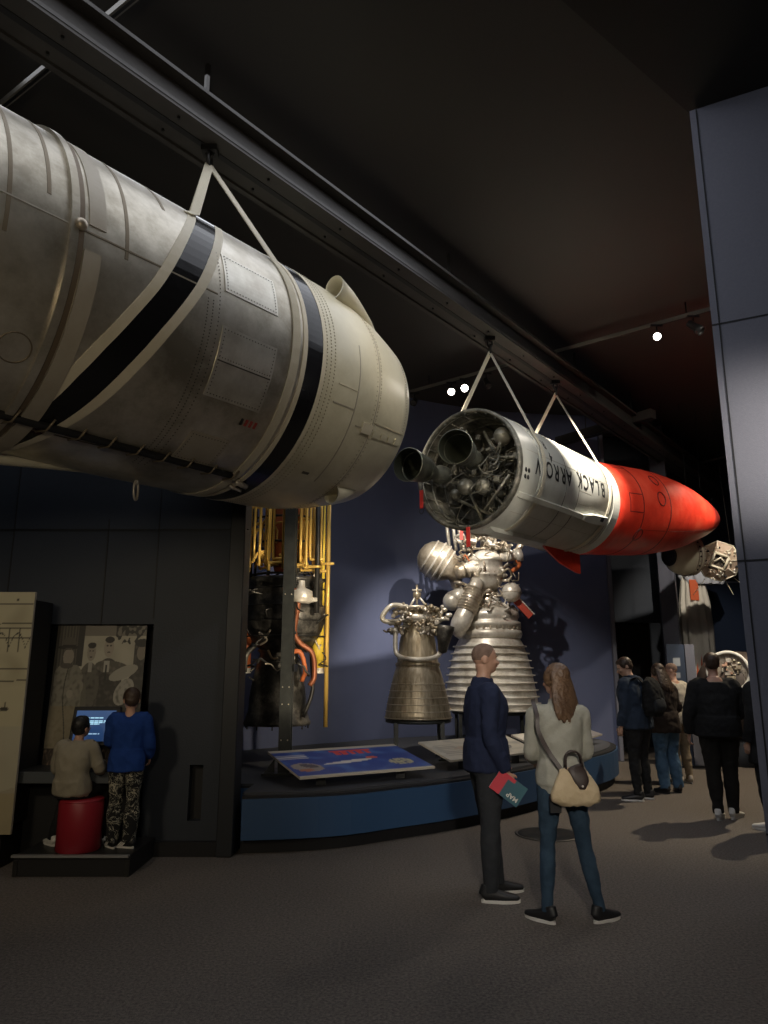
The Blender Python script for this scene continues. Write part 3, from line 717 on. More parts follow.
o = g.build('panel_line', T2); o.matrix_local = FM
M_wear = mat("nose_wear", (.34, .035, .028), .33, var=(.62, .06, .04), vscale=4)
g = G(); P3w = [(s_, r + .0015) for s_, r in P3R if s_ >= 3.45]; g.lathe([(r, s_) for s_, r in P3w], M_wear, 60, MX, capA=False); o = g.build('nose_cap', T2); o.matrix_local = FM
# red safety tags
for (y_, z_) in ((.62, -.14), (-.02, -.66)):
    g = G(); g.tube([(-.66, y_, z_ + .05), (-.68, y_, z_ - .02)], .004, M_dark); g.box((-.68, y_, z_ - .12), (.012, .05, .22), M_redtag, bev=.004)
    g.tube([(-.68, y_ + .03 * math.sin(t), z_ - .26 + .03 * math.cos(t)) for t in [2 * PI * k / 12 for k in range(12)]], .004, M_dark, 5, True); g.build('safety_tag', T2)

# ---- slings (world space)
def W(base_, v): return base_ @ Vector(v)
B1 = Matrix.Translation((-1.308, 5.459, 3.926)) @ Matrix.Rotation(R(90 - 38.53), 4, 'Z') @ Matrix.Rotation(-R(1.02), 4, 'Y')
def flat_strap(g, pts, wv, hw, th, m):
    """ribbon through world points; wv = width direction"""
    P = [Vector(p) for p in pts]; n = len(P); vs = []; wv0 = Vector(wv)
    for i in range(n):
        t = (P[min(i + 1, n - 1)] - P[max(i - 1, 0)]).normalized(); a = (wv0 - t * wv0.dot(t)).normalized(); b = t.cross(a)
        vs += [P[i] + a * hw + b * th, P[i] - a * hw + b * th, P[i] - a * hw - b * th, P[i] + a * hw - b * th]
    fs = [(0, 1, 2, 3), ((n - 1) * 4 + 3, (n - 1) * 4 + 2, (n - 1) * 4 + 1, (n - 1) * 4)]
    for i in range(n - 1):
        for k in range(4): k2 = (k + 1) % 4; fs.append((i * 4 + k, i * 4 + k2, i * 4 + 4 + k2, i * 4 + 4 + k))
    g.add(vs, fs, m, False)
def sling(label, base_, hook, s_near, s_far, rad, hw, pn, pf):
    """hook point in world; strap leaves hook, meets near side at angle pn, runs under and leaves far side at pf"""
    t = thing('lifting_sling', label, 'strap', hook, (0, 0, 0), 'webbing slings holding the rockets'); H = Vector(hook)
    axis = (base_.to_3x3() @ Vector((1, 0, 0))).normalized(); g = G(); n_ = 40; arc = []
    for i in range(n_ + 1):
        k = i / n_; ph = pn + (pf - pn) * k; arc.append(W(base_, cyl(s_near + (s_far - s_near) * k, ph, rad)) - H)
    flat_strap(g, [Vector((0, 0, 0))] + arc[:1], axis, hw, .004, M_web); g.build('strap_leg', t)
    g = G(); flat_strap(g, arc, axis, hw, .004, M_web); g.build('strap_loop', t)
    g = G(); flat_strap(g, [arc[-1], Vector((0, 0, 0))], axis, hw, .004, M_web); g.build('strap_leg', t)
    g = G(); g.tube([(0, .05 * math.sin(a_), .04 + .06 * math.cos(a_)) for a_ in [2 * PI * k / 14 for k in range(14)]], .014, M_dark, 8, True)
    g.tube([(.03 * math.sin(a_), 0, .12 + .05 * math.cos(a_)) for a_ in [2 * PI * k / 14 for k in range(14)]], .012, M_dark, 8, True)
    g.box((0, 0, 5.65 - hook[2] - .02), (.12, .1, .06), M_dark); g.tube([(0, 0, .14), (0, 0, 5.65 - hook[2])], .015, M_dark, 8); g.build('shackle', t)
    return t
B2 = base
sling('cream webbing sling around the engine end of the white rocket', B2, (1.325, 8.30, 5.45), -.12, -.30, .697, .032, 32, -226)
sling('cream webbing sling around the white rocket just behind its red fairing', B2, (2.47, 9.69, 5.45), 1.62, 1.30, .690, .032, 38, -226)
sling('cream webbing sling round the silver rocket beside its right black band', B1, (-1.385, 4.95, 5.50), -.16, -.16, 1.008, .036, 40, -222)
# second leg: from the same hook to the slanted stripe
H = Vector((-1.385, 4.95, 5.50)); t = thing('lifting_sling', 'short cream webbing sling from the silver rocket hook to its slanted stripe', 'strap', H, (0, 0, 0), 'webbing slings holding the rockets')
g = G(); flat_strap(g, [Vector((0, 0, 0)), W(B1, cyl(-.84, 47, 1.012)) - H, W(B1, cyl(-.95, 40, 1.010)) - H], (.8, .5, 0), .034, .004, M_web); g.build('strap_leg', t)

# ================================================================ ENGINES ON THE PLINTH
def ribs(g, prof, zs, m, out=.014, th=.012, seg=64):
    for z in zs:
        r = interp([(b_, a_) for a_, b_ in prof], z); g.lathe([(r - .004, z - th), (r + out, z - th * .6), (r + out, z + th * .6), (r - .004, z + th)], m, seg, capA=False, capB=False)
def stand(label, x, y, zt, r, legs):
    t = thing('engine_stand', label, 'stand', (x, y, .50)); h = zt - .50
    g = G(); g.tube([(r * math.cos(2 * PI * k / 32), r * math.sin(2 * PI * k / 32), h - .03) for k in range(32)], .02, M_col, 6, True)
    g.box((0, 0, h - .03), (2 * r, .05, .04), M_col); g.box((0, 0, h - .03), (.05, 2 * r, .04), M_col); g.build('top_ring', t)
    for k in range(legs):
        an = 2 * PI * (k + .5) / legs; g = G(); g.box((r * math.cos(an), r * math.sin(an), (h - .03) / 2), (.05, .05, h - .03), M_col); g.box((r * math.cos(an), r * math.sin(an), .01), (.11, .11, .02), M_col); g.build('leg', t)
    return t
# large engine
LX, LY = 1.67, 11.5; LZ = .96
stand('black steel stand under the large ribbed rocket engine', LX, LY, LZ, .60, 6)
T = thing('rocket_engine', 'tall silver rocket engine with large ribbed nozzle on a black stand', 'rocket engine', (LX, LY, LZ))
bell = [(.73, 0), (.715, .12), (.685, .33), (.64, .58), (.585, .82), (.525, 1.0), (.47, 1.10)]
g = G(); g.lathe([(.70, 0)] + bell, M_nickel, 80, capA=False, capB=False); g.lathe([(.70, 0), (.60, .5), (.44, 1.05)], M_sooty, 60, capA=False, capB=False)
ribs(g, bell, [.02, .11, .21, .31, .42, .53, .64, .75, .86, .97], M_nickel, .045, .013, 80); g.build('nozzle', T)
g = G(); g.lathe([(.45, 1.08), (.50, 1.10), (.52, 1.16), (.51, 1.21), (.46, 1.23), (.46, 1.26), (.50, 1.28), (.50, 1.34), (.45, 1.37), (.46, 1.40), (.48, 1.43), (.47, 1.50), (.38, 1.56), (.27, 1.62), (.20, 1.70)], M_nickel, 64)
for k in range(30): an = 12 * k; g.box((0, 0, 0), (.02, .03, .05), M_steel, Matrix.Rotation(R(an), 4, 'Z') @ Matrix.Translation((.49, 0, 1.25)))
g.build('manifold_collar', T)
g = G(); g.lathe([(.20, 1.68), (.165, 1.78), (.155, 1.86), (.19, 1.98), (.24, 2.05)], M_steel, 40); g.build('combustion_chamber', T)
g = G(); Mx = Matrix.Translation((-.02, -.12, 0))
g.lathe([(.0, 1.82), (.10, 1.84), (.19, 1.90), (.24, 1.98), (.255, 2.06), (.27, 2.07), (.27, 2.10), (.25, 2.11), (.245, 2.22), (.25, 2.30), (.27, 2.31), (.27, 2.34), (.23, 2.36), (.21, 2.42), (.17, 2.46), (.1, 2.50), (0, 2.51)], M_nickel, 48, Mx)
for k in range(20): an = 18 * k; g.tube([Mx @ Vector((.26 * math.cos(R(an)), .26 * math.sin(R(an)), z)) for z in (2.05, 2.12)], .01, M_steel, 6)
g.build('injector_dome', T)
# turbopump bulb on the left
Mx = Matrix.Translation((-.84, -.15, 2.33)) @ Matrix.Rotation(R(122), 4, 'Y')
g = G(); g.lathe([(0, -.30), (.12, -.28), (.23, -.20), (.29, -.08), (.31, .03), (.29, .14), (.24, .24), (.17, .32), (.17, .42), (.1, .44), (0, .44)], M_steel, 44, Mx)
for z, r_ in ((-.12, .275), (0, .31), (.10, .305), (.19, .27)): g.lathe([(r_ - .01, z - .02), (r_ + .018, z - .01), (r_ + .018, z + .01), (r_ - .01, z + .02)], M_nickel, 44, Mx, capA=False, capB=False)
g.build('turbopump', T)
g = G(); g.tube([(-.56, -.1, 2.05), (-.50, -.05, 1.90), (-.35, -.0, 1.83), (-.2, .1, 1.9)], .075, M_steel, 14, sub=5); g.build('turbopump_duct', T)
# bellows duct running down left of the dome
g = G(); g.tube([(-.20, -.30, 1.98), (-.28, -.36, 1.80)], .10, M_nickel, 20); g.tube([(-.26, -.36, 1.84), (-.40, -.42, 1.50)], .155, M_steel, 24)
for k in range(9): t_ = k / 8; p = Vector((-.26, -.36, 1.84)).lerp(Vector((-.40, -.42, 1.50)), t_); q = p + Vector((-.14, -.06, -.34)) * .03; g.tube([p, q], .168, M_steel, 24)
g.tube([(-.38, -.42, 1.53), (-.47, -.44, 1.36), (-.52, -.40, 1.25), (-.50, -.28, 1.18)], [.135, .15, .135, .10], M_nickel, 22, sub=4); g.build('bellows_duct', T)
g = G(); g.tube([(-.62, -.28, 1.98 - .30), (-.40, -.32, 1.78)], .13, M_nickel, 20); g.ball((-.60, -.28, 1.66), .15, M_nickel); g.build('gas_generator', T)
g = G(); g.tube([(-.55, -.24, 2.12), (-.38, -.26, 2.16)], .125, M_steel, 20); g.tube([(-.38, -.26, 2.16), (-.18, -.2, 2.24)], .10, M_nickel, 20); g.tube([(-.40, -.26, 2.15), (-.36, -.26, 2.17)], .14, M_steel, 20); g.build('inlet_duct', T)
g = G(); g.ball((.33, -.26, 1.80), .155, M_nickel, 28, 18); g.lathe([(.153, -.008), (.162, 0), (.153, .008)], M_steel, 28, Matrix.Translation((.33, -.26, 1.80)), capA=False, capB=False); g.build('helium_sphere', T)
g = G(); g.box((0, 0, 0), (.34, .05, .12), mat('red_manifold', (.38, .05, .03), .5), Matrix.Translation((.52, -.22, 1.56)) @ Matrix.Rotation(R(48), 4, 'Y')); g.box((0, -.03, .05), (.36, .02, .015), M_nickel, Matrix.Translation((.52, -.22, 1.56)) @ Matrix.Rotation(R(48), 4, 'Y')); g.build('red_bracket', T)
g = G()
for z, n_ in ((2.50, 10), (2.86, 10)): g.tube([(.33 * math.cos(2 * PI * k / 24), .28 * math.sin(2 * PI * k / 24), z) for k in range(24)], .018, M_steel, 6, True)
for k in range(10): a1 = 2 * PI * k / 10; a2 = a1 + PI / 10 * (1 if k % 2 else -1) * 2; g.tube([(.33 * math.cos(a1), .28 * math.sin(a1), 2.5), (.33 * math.cos(a2), .28 * math.sin(a2), 2.86)], .014, M_steel, 6)
g.lathe([(.13, 2.5), (.10, 2.6), (.10, 2.72), (.06, 2.86)], M_nickel, 24); g.build('gimbal_frame', T)
g = G(); g.tube([(.18, -.2, 2.36), (.45, -.25, 2.38)], .075, M_nickel, 16); g.tube([(.42, -.25, 2.38), (.52, -.25, 2.40)], .10, M_nickel, 18); g.tube([(.40, -.25, 2.36), (.48, -.23, 2.24), (.36, -.15, 2.14)], .035, M_orange, 10, sub=4); g.tube([(.45, -.25, 2.45), (.55, -.2, 2.62)], .05, M_steel, 10); g.build('fuel_pump', T)
for x_ in (-.50, -.41, -.60): g = G(); g.tube([(x_, -.05, 2.50), (x_ - .06, -.05, 3.05)], .028, M_nickel, 10); g.build('feed_pipe', T)
rnd = random.Random(11)
for grp in range(5):
    g = G()
    for i in range(13):
        an = rnd.uniform(PI * 1.0, PI * 2.0); rad = rnd.uniform(.22, .5); z = rnd.uniform(1.45, 2.75); g.tube(wander(rnd, (rad * math.cos(an), rad * math.sin(an) * .8, z), .12, 4), rnd.choice((.009, .012, .018, .024)), rnd.choice((M_steel, M_nickel, M_steel, M_orange if i == 3 else M_nickel)), 7, sub=4); g.build('pipe', T); g = G()
g = G()
for i in range(98):
    an = rnd.uniform(PI * .9, PI * 2.1); rad = rnd.uniform(.2, .48); z = rnd.uniform(2.3, 2.85) if i % 2 else rnd.uniform(1.42, 1.62)
    M_ = Matrix.Translation((rad * math.cos(an), rad * math.sin(an) * .8, z)) @ Euler([rnd.uniform(0, 3) for _ in range(3)]).to_matrix().to_4x4()
    if i % 3: g.lathe([(.03, -.04), (.034, -.03), (.034, .03), (.02, .05)], rnd.choice((M_steel, M_nickel)), 10, M_)
    else: g.box((0, 0, 0), [rnd.uniform(.03, .10) for _ in range(3)], rnd.choice((M_steel, M_nickel)), M_, bev=.008)
    g.build('valve', T); g = G()
for x_, z_ in ((-.45, 2.84), (.30, 2.78)): g = G(); g.box((x_, -.42, z_), (.05, .012, .46 if x_ < 0 else .24), M_redtag, bev=.004); g.tube([(x_, -.42, z_ + .2), (x_ + .05, -.3, z_ + .05)], .004, M_dark); g.build('safety_ribbon', T)

# small engine
SX, SY, SZ = .433, 9.4, .98
stand('black steel stand under the small bronze-coloured rocket engine', SX, SY, SZ, .40, 4)
T = thing('rocket_engine', 'small bronze-toned rocket engine on a black stand left of the large one', 'rocket engine', (SX, SY, SZ))
bell = [(.405, 0), (.395, .05), (.37, .2), (.335, .36), (.295, .52), (.26, .63)]
T.scale = (1.045, 1.045, 1.03)
g = G(); g.lathe([(.39, 0)] + bell + [(.25, .64)], M_bell, 72, capA=False, capB=False); g.lathe([(.39, 0), (.24, .62)], M_sooty, 48, capA=False, capB=False)
ribs(g, bell, [.01, .09, .17, .25, .33, .41], M_steel, .008, .006, 72); g.build('nozzle', T)
g = G(); g.lathe([(.262, .62), (.275, .63), (.275, .66), (.255, .67), (.245, .74), (.24, .80), (.23, .82), (.225, .90), (.21, .98), (.18, 1.04), (.17, 1.10), (.18, 1.14), (.17, 1.30)], M_bell, 56); ribs(g, [(.25, .68), (.19, .88)], [.71, .75, .80, .84], M_steel, .008, .006, 56); g.build('chamber', T)
g = G(); g.tube([(-.27, -.12, 1.1), (-.275, -.13, .85), (-.24, -.18, .75), (-.10, -.27, .71), (.1, -.27, .71), (.25, -.18, .76), (.27, -.12, .9), (.26, -.05, 1.12)], .028, M_nickel, 12, sub=5); g.build('coolant_pipe', T)
g = G(); g.tube([(-.22, -.12, 1.16), (-.40, -.16, 1.17), (-.43, -.16, 1.24), (-.33, -.14, 1.36), (-.22, -.1, 1.37), (-.12, -.1, 1.35)], .030, mat('pale_pipe', (.75, .70, .60), .35, .3), 12, sub=6); g.tube([(-.43, -.16, 1.17), (.38, -.2, 1.19)], .018, M_nickel, 10); g.build('looped_pipe', T)
g = G(); g.lathe([(.07, 1.30), (.24, 1.31), (.25, 1.33), (.25, 1.36), (.1, 1.37)], M_steel, 36); g.lathe([(.2, 1.18), (.22, 1.2), (.22, 1.24), (.2, 1.26)], M_nickel, 36); g.build('injector_plate', T)
g = G()
for sx, sy in ((-.07, -.05), (.09, -.05), (0, .08)): g.tube([(sx * 1.3, sy * 1.3, 1.36), (sx * .15, sy * .2, 1.50)], .014, M_nickel, 8)
g.lathe([(.04, 1.46), (.05, 1.48), (.05, 1.54), (.02, 1.55), (.015, 1.64)], M_bell, 18); g.tube([(-.06, 0, 1.57), (.06, 0, 1.57)], .015, M_nickel, 8); g.build('gimbal_mount', T)
g = G(); g.lathe([(0, .78), (.05, .80), (.09, 1.0), (.11, 1.08), (.11, 1.12), (0, 1.13)], M_sooty, 28, Matrix.Translation((.18, -.2, 0)) @ Matrix.Rotation(R(8), 4, 'Y')); g.build('turbopump_cone', T)
rnd = random.Random(5)
for grp in range(3):
    g = G()
    for i in range(14):
        an = rnd.uniform(PI, 2 * PI); rad = rnd.uniform(.12, .34); g.tube(wander(rnd, (rad * math.cos(an), rad * math.sin(an) * .8, rnd.uniform(1.0, 1.33)), .05, 4), rnd.choice((.008, .012, .018)), rnd.choice((M_steel, M_nickel, M_bell)), 7, sub=4); g.build('pipe', T); g = G()
g = G()
for i in range(98):
    an = rnd.uniform(PI * .85, 2.15 * PI); rad = rnd.uniform(.14, .41); M_ = Matrix.Translation((rad * math.cos(an), rad * math.sin(an) * .75, rnd.uniform(1.02, 1.36))) @ Euler([rnd.uniform(0, 3) for _ in range(3)]).to_matrix().to_4x4()
    if i % 2: g.lathe([(.022, -.035), (.03, -.03), (.03, .02), (.014, .04)], rnd.choice((M_steel, M_nickel, M_bell)), 12, M_)
    else: g.box((0, 0, 0), (rnd.uniform(.03, .08), .035, .045), rnd.choice((M_nickel, M_steel, M_bell)), M_, bev=.008)
    g.build('valve', T); g = G()

# hanging dark engine behind the black column
EX, EY = -1.17, 8.62
T = thing('rocket_engine', 'sooty dark rocket engine with gold pipes mounted behind a black column', 'rocket engine', (EX, EY, .96))
g = G(); g.lathe([(.34, .0), (.385, .0), (.39, .03), (.37, .06), (.345, .14), (.335, .16), (.33, .3), (.30, .5), (.26, .68), (.22, .80), (.26, .85)], M_sooty, 56, Matrix.Translation((-.07, 0, 0)), capA=False)
for k in range(12): g.tube([(-.07 + .36 * math.cos(k * PI / 6), .36 * math.sin(k * PI / 6), .0), (-.07 + .36 * math.cos(k * PI / 6), .36 * math.sin(k * PI / 6), -.04)], .008, M_dark, 6)
g.build('nozzle', T)
g = G(); g.lathe([(.24, .82), (.36, .90), (.44, 1.02), (.475, 1.18), (.48, 1.34), (.46, 1.36), (.46, 1.62), (.475, 1.64), (.475, 1.68), (.2, 1.70)], M_sooty, 60)
for z in (1.0, 1.18, 1.35, 1.55): g.lathe([(.47, z - .01), (.492, z), (.47, z + .01)], M_dark, 60, capA=False, capB=False)
g.build('thrust_shell', T)
g = G(); g.tube([(.02, -.46, 1.52), (.16, -.50, 1.50), (.20, -.50, 1.35), (.16, -.46, 1.05), (.22, -.42, .92), (.36, -.35, .80), (.38, -.3, .55), (.33, -.28, .45)], .03, mat('copper_pipe', (.28, .10, .05), .4, .5), 12, sub=5); g.tube([(-.30, -.34, .9), (-.40, -.34, .78), (-.42, -.30, .6)], .035, M_sooty, 12, sub=4)
g.tube([(.05, -.42, .78), (.22, -.42, .82), (.28, -.36, .62), (.24, -.3, .5)], .026, M_orange, 10, sub=4); g.tube([(.34, -.3, .8), (.36, -.26, .40), (.26, -.26, .1)], .022, M_dark, 10, sub=4); g.build('fuel_pipes', T)
g = G()
rnd = random.Random(21)
for x0, x1, y0 in ((-.44, -.30, -.25), (-.40, -.22, -.33), (-.34, -.12, -.40), (-.27, -.17, -.44), (-.16, .0, -.42), (.0, .14, -.42), (.05, .2, -.36), (.09, .27, -.44), (.12, .34, -.3), (.20, .31, -.40), (.22, .42, -.2)):
    zt = rnd.uniform(2.5, 2.62); zb = rnd.uniform(1.74, 1.92)
    g.tube([(x0, y0, zb - .04), (x0, y0, zt - .08), (x0 + .03, y0, zt), (x1 - .03, y0, zt), (x1, y0, zt - .08), (x1, y0, zb + .04), (x1 + .04, y0, zb), (x1 + .16, y0, zb)], .017, M_gold, 10, sub=3)
    g.tube([(x0 - .02, y0 + .12, zb), (x0, y0 + .12, zt - .3), (x1, y0 + .14, zt - .25), (x1 + .02, y0 + .1, zb + .2)], .014, M_gold, 8, sub=3)
for i in range(16): g.tube(wander(rnd, (rnd.uniform(-.4, .4), rnd.uniform(-.42, -.1), rnd.uniform(1.76, 1.95)), .08, 4), .014, M_gold, 8, sub=3)
g.build('gold_pipes', T)
g = G()
for z in (1.72, 2.10, 2.40, 2.72, 2.95):
    g.tube([(.45 * math.cos(2 * PI * k / 8 + .39), .40 * math.sin(2 * PI * k / 8 + .39), z) for k in range(8)], .014, M_dark, 6, True)
for k in range(8): a_ = 2 * PI * k / 8 + .39; g.tube([(.45 * math.cos(a_), .40 * math.sin(a_), 1.68), (.45 * math.cos(a_ + .1), .40 * math.sin(a_ + .1), 3.0)], .018, M_sooty, 6)
g.tube([(.40, -.42, .95 + .3), (.40, -.42, 2.9)], .03, M_dark, 8); g.build('support_frame', T)
g = G(); g.lathe([(.0, 1.75), (.16, 1.78), (.2, 1.95), (.2, 2.5), (.12, 2.7), (0, 2.72)], M_orange, 28); g.build('inner_tank', T)
for i, (x_, z0_, z1_, r_) in enumerate(((.50, -.02, 3.0, .025), (.44, 1.2, 3.0, .022))): g = G(); g.tube([(x_, -.1, z0_), (x_, -.1, z1_)], r_, M_gold if i == 0 else M_yell, 12); g.build('vertical_pipe', T)
g = G(); g.tube([(.39, -.05, .62), (.39, -.05, 1.30)], .075, M_yell, 20); g.lathe([(.082, .58), (.082, .64)], M_nickel, 20, Matrix.Translation((.39, -.05, 0))); g.build('yellow_duct', T)
g = G(); g.tube([(-.47, -.05, .62), (-.47, -.05, 1.32)], .075, M_orange, 20); g.lathe([(.082, .58), (.082, .64)], M_nickel, 20, Matrix.Translation((-.47, -.05, 0))); g.build('orange_duct', T)
g = G(); g.lathe([(.10, 1.36), (.14, 1.38), (.13, 1.50), (.05, 1.54), (.04, 1.62)], M_nickel, 24, Matrix.Translation((.22, -.42, 0))); g.box((.30, -.40, 1.40), (.22, .12, .05), M_nickel, bev=.01); g.build('valve_cap', T)
for grp in range(2):
    g = G()
    for i in range(14): an = rnd.uniform(PI * 1.05, PI * 1.95); g.tube(wander(rnd, (.45 * math.cos(an), .42 * math.sin(an), rnd.uniform(.5, 1.75)), .10, 4), rnd.choice((.008, .012)), rnd.choice((M_dark, M_sooty, M_steel)), 6, sub=4); g.build('wire', T); g = G()
# the black column with base gussets
T = thing('support_column', 'tall black steel column carrying the dark engine, bolted to the plinth', 'column', (-1.06, 7.95, .50))
g = G(); g.box((0, 0, 1.95), (.125, .02, 3.9), M_col); g.box((0, .16, 1.95), (.125, .02, 3.9), M_col); g.box((0, .08, 1.95), (.02, .16, 3.9), M_col); g.build('column_post', T)
g = G(); g.box((0, .08, .01), (.44, .34, .02), M_col)
for s_ in (-1, 1): g.add([(s_ * .1, .02, .02), (s_ * .21, .02, .02), (s_ * .1, .02, .16), (s_ * .1, .04, .02), (s_ * .21, .04, .02), (s_ * .1, .04, .16)], [(0, 1, 2), (3, 5, 4), (0, 3, 4, 1), (1, 4, 5, 2), (0, 2, 5, 3)], M_col)
g.build('base_plate', T)
for z in (.35, .72, .9, 1.9, 3.0):
    g = G()
    for s_ in (-.035, .035): g.ball((s_, -.012, z), (.008, .006, .008), M_steel, 8, 6)
    g.build('bolt', T)
g = G(); g.box((0, .40, 2.2), (.12, .40, .12), M_col); g.box((0, .40, 1.1), (.12, .5, .08), M_col); g.box((0, .40, 3.4), (.5, .42, .08), M_col); g.build('engine_bracket', T)

# ---------------- tilted graphic boards
def lerp(a, b, t): return tuple(a[i] + (b[i] - a[i]) * t for i in range(3))
def inell(u, v, cu, cv, ru, rv, an=0):
    x, y = u - cu, v - cv; c, s_ = math.cos(an), math.sin(an); X, Y = x * c + y * s_, -x * s_ + y * c
    return (X / ru) ** 2 + (Y / rv) ** 2 < 1
def board_blue(u, v):
    c = (.035, .07, .30)
    n = noise.noise(Vector((u * 9, v * 5, 1))); c = lerp(c, (.10, .22, .55), max(0, n))
    if v > .90 or v < .04: c = (.50, .46, .38)
    if inell(u, v, .13, .32, .10, .16, .2): c = (.30, .27, .26)
    if inell(u, v, .15, .36, .045, .09, .5): c = (.08, .07, .10)
    if inell(u, v, .10, .22, .05, .05, -.3): c = (.40, .16, .10)
    if inell(u, v, .46, .42, .20, .045, .25): c = (.62, .60, .58)
    if inell(u, v, .66, .52, .05, .04, .2): c = (.60, .10, .05)
    if inell(u, v, .83, .30, .09, .12): c = lerp((.55, .50, .30), (.10, .12, .2), abs(noise.noise(Vector((u * 30, v * 20, 7)))) * 2)
    if .42 < u < .74 and .68 < v < .86 and (int(u * 50) % 3 or v > .8): c = (.65, .07, .06)
    if u < .22 and .6 < v < .8 and int(v * 30) % 2: c = (.5, .5, .55)
    return c
def board_pale(u, v):
    n = noise.noise(Vector((u * 8, v * 6, 5))); c = lerp((.55, .52, .46), (.38, .37, .35), max(0, n * 1.4))
    if inell(u, v, .66, .45, .17, .20, .4): c = lerp((.35, .34, .32), (.1, .11, .13), abs(noise.noise(Vector((u * 25, v * 15, 3)))) * 2.2)
    if inell(u, v, .35, .5, .14, .1, -.3): c = (.45, .36, .30)
    if .06 < u < .26 and .2 < v < .8 and int(v * 24) % 2: c = (.35, .33, .3)
    return c
def board_dark(u, v):
    c = (.13, .12, .12)
    if v > .55: c = (.40, .39, .37) if int(v * 22) % 2 else (.22, .21, .2)
    elif inell(u, v, .5, .28, .3, .16): c = (.45, .28, .14)
    return c
def table_board(label, A, B, C, fn, nx=90, ny=40):
    """A front-left, B front-right, C back-left corners"""
    A, B, C = Vector(A), Vector(B), Vector(C); x = (B - A); y = (C - A); w_, h_ = x.length, y.length; x.normalize(); y = (y - x * y.dot(x)).normalized(); z = x.cross(y)
    ctr = A + (B - A) / 2 + (C - A) / 2; t = thing('graphic_board', label, 'information board', (ctr.x, ctr.y, .50), (0, 0, 0), 'tilted graphic boards along the plinth')
    L = Vector((0, 0, ctr.z - .50)); M = Matrix(((x.x, y.x, z.x, L.x), (x.y, y.y, z.y, L.y), (x.z, y.z, z.z, L.z), (0, 0, 0, 1)))
    print_panel('printed_panel', w_, h_, nx, ny, fn, .022, t, M)
    for k in (-.3, .3):
        p = L + x * (w_ * k) - y * (h_ * .28) - z * .02; g = G(); g.box((p.x, p.y, p.z / 2), (.09, .05, p.z), M_blackmat); g.build('post', t)
    return t
table_board('blue graphic board with a red title and rocket pictures at the plinth left', (-.80, 6.98, .61), (.50, 7.74, .61), (-1.17, 7.72, .76), board_blue)
table_board('cream printed board behind the man in the navy jumper', (.72, 8.16, .62), (1.86, 9.02, .62), (.40, 8.60, .77), board_pale)
table_board('pale printed board behind the woman, near the curved plinth end', (1.97, 9.18, .62), (2.78, 10.05, .62), (1.62, 9.50, .77), board_pale)
table_board('small dark board with pale text at the far curved end of the plinth', (2.78, 10.35, .64), (3.25, 11.1, .64), (2.15, 10.75, .86), board_dark, 40, 30)
# folded white stands of paper on the plinth floor
g = G()
for k in range(2): g.add([(0 + .16 * k, 0, 0), (.09 + .16 * k, 0, 0), (.045 + .16 * k, .02, .07), (0 + .16 * k, .1, 0), (.09 + .16 * k, .1, 0), (.045 + .16 * k, .1, .07)], [(0, 1, 2), (3, 5, 4), (0, 2, 5, 3), (1, 4, 5, 2), (0, 3, 4, 1)], M_white)
tag(g.build('folded_card', loc=(-.62, 8.25, .501)), 'folded white cards lying on the plinth behind the blue board', 'card')
# round dark plate on the floor
T = thing('floor_disc', 'round dark plate let into the carpet between the couple', 'floor plate', (1.62, 7.55, 0))
g = G(); g.lathe([(.31, 0), (.31, .006), (.26, .008), (.25, .005), (0, .005)], M_dark, 48); g.build('disc', T)
g = G(); g.lathe([(.31, .0), (.325, .006), (.31, .010), (.30, .007)], mat('disc_rim', (.18, .17, .15), .4, .6), 48, capA=False, capB=False); g.build('rim', T)

# ---------------- left: drawing panel, mural, touchscreen counter, platform, stool
def drawing(u, v):
    n = noise.noise(Vector((u * 6, v * 12, 2))); c = lerp((.46, .42, .29), (.38, .34, .23), max(0, n * 1.6))
    ink = (.05, .045, .035)
    if v < .175 + .01 * math.sin(u * 20): c = lerp((.34, .29, .18), (.28, .24, .15), max(0, n))
    if v < .43 and v > .16: c = lerp(c, (.36, .34, .28), .5)
    for y_ in (.94, .855, .66, .61):
        if abs(v - y_ - (u - .5) * .02) < .0025: c = ink
    if .74 < v < .86 and u > .55:
        for k in range(5):
            if abs((u - .62 - k * .075)) < .004 and v < .845: c = ink
        if abs(v - .76 - .06 * abs(math.sin(u * 26))) < .004 or abs(v - .80) < .003 or abs(v - .84) < .003: c = ink
    if inell(u, v, .86, .50, .035, .008) or (abs(u - .87) < .004 and .49 < v < .53): c = ink
    if inell(u, v, .88, .965, .012, .006) or (abs(v - .955) < .002 and .84 < u < .92): c = ink
    return c
T = thing('exhibit_board', 'tall cream drawing panel with black line drawings at the left edge', 'display panel', (-3.62, 6.32, .28))
print_panel('printed_panel', 1.18, 1.965, 120, 190, drawing, .03, T, Matrix.Translation((0, -.10, .9825)) @ Matrix.Rotation(PI / 2, 4, 'X'))
g = G(); g.box((-.02, .16, .98), (1.10, .46, 1.86), M_blackmat); g.box((-.02, .18, -.14), (1.0, .4, .28), M_blackmat); g.build('backing_box', T)
def infolabel(u, v):
    if v > .76: return (.10, .10, .13)
    if v > .64: return (.03, .045, .08)
    if v > .36: return (.50, .48, .42) if not (u > .2 and int(v * 90) % 3 == 0) else (.25, .24, .22)
    return (.09, .085, .10)
T = thing('information_panel', 'narrow dark information panel with pale text fixed on the drawing panel', 'information panel', (-3.65, 6.19, .60))
print_panel('printed_panel', .46, 1.22, 24, 90, infolabel, .02, T, Matrix.Translation((0, 0, .62)) @ Matrix.Rotation(PI / 2, 4, 'X'), back=M_blackmat)

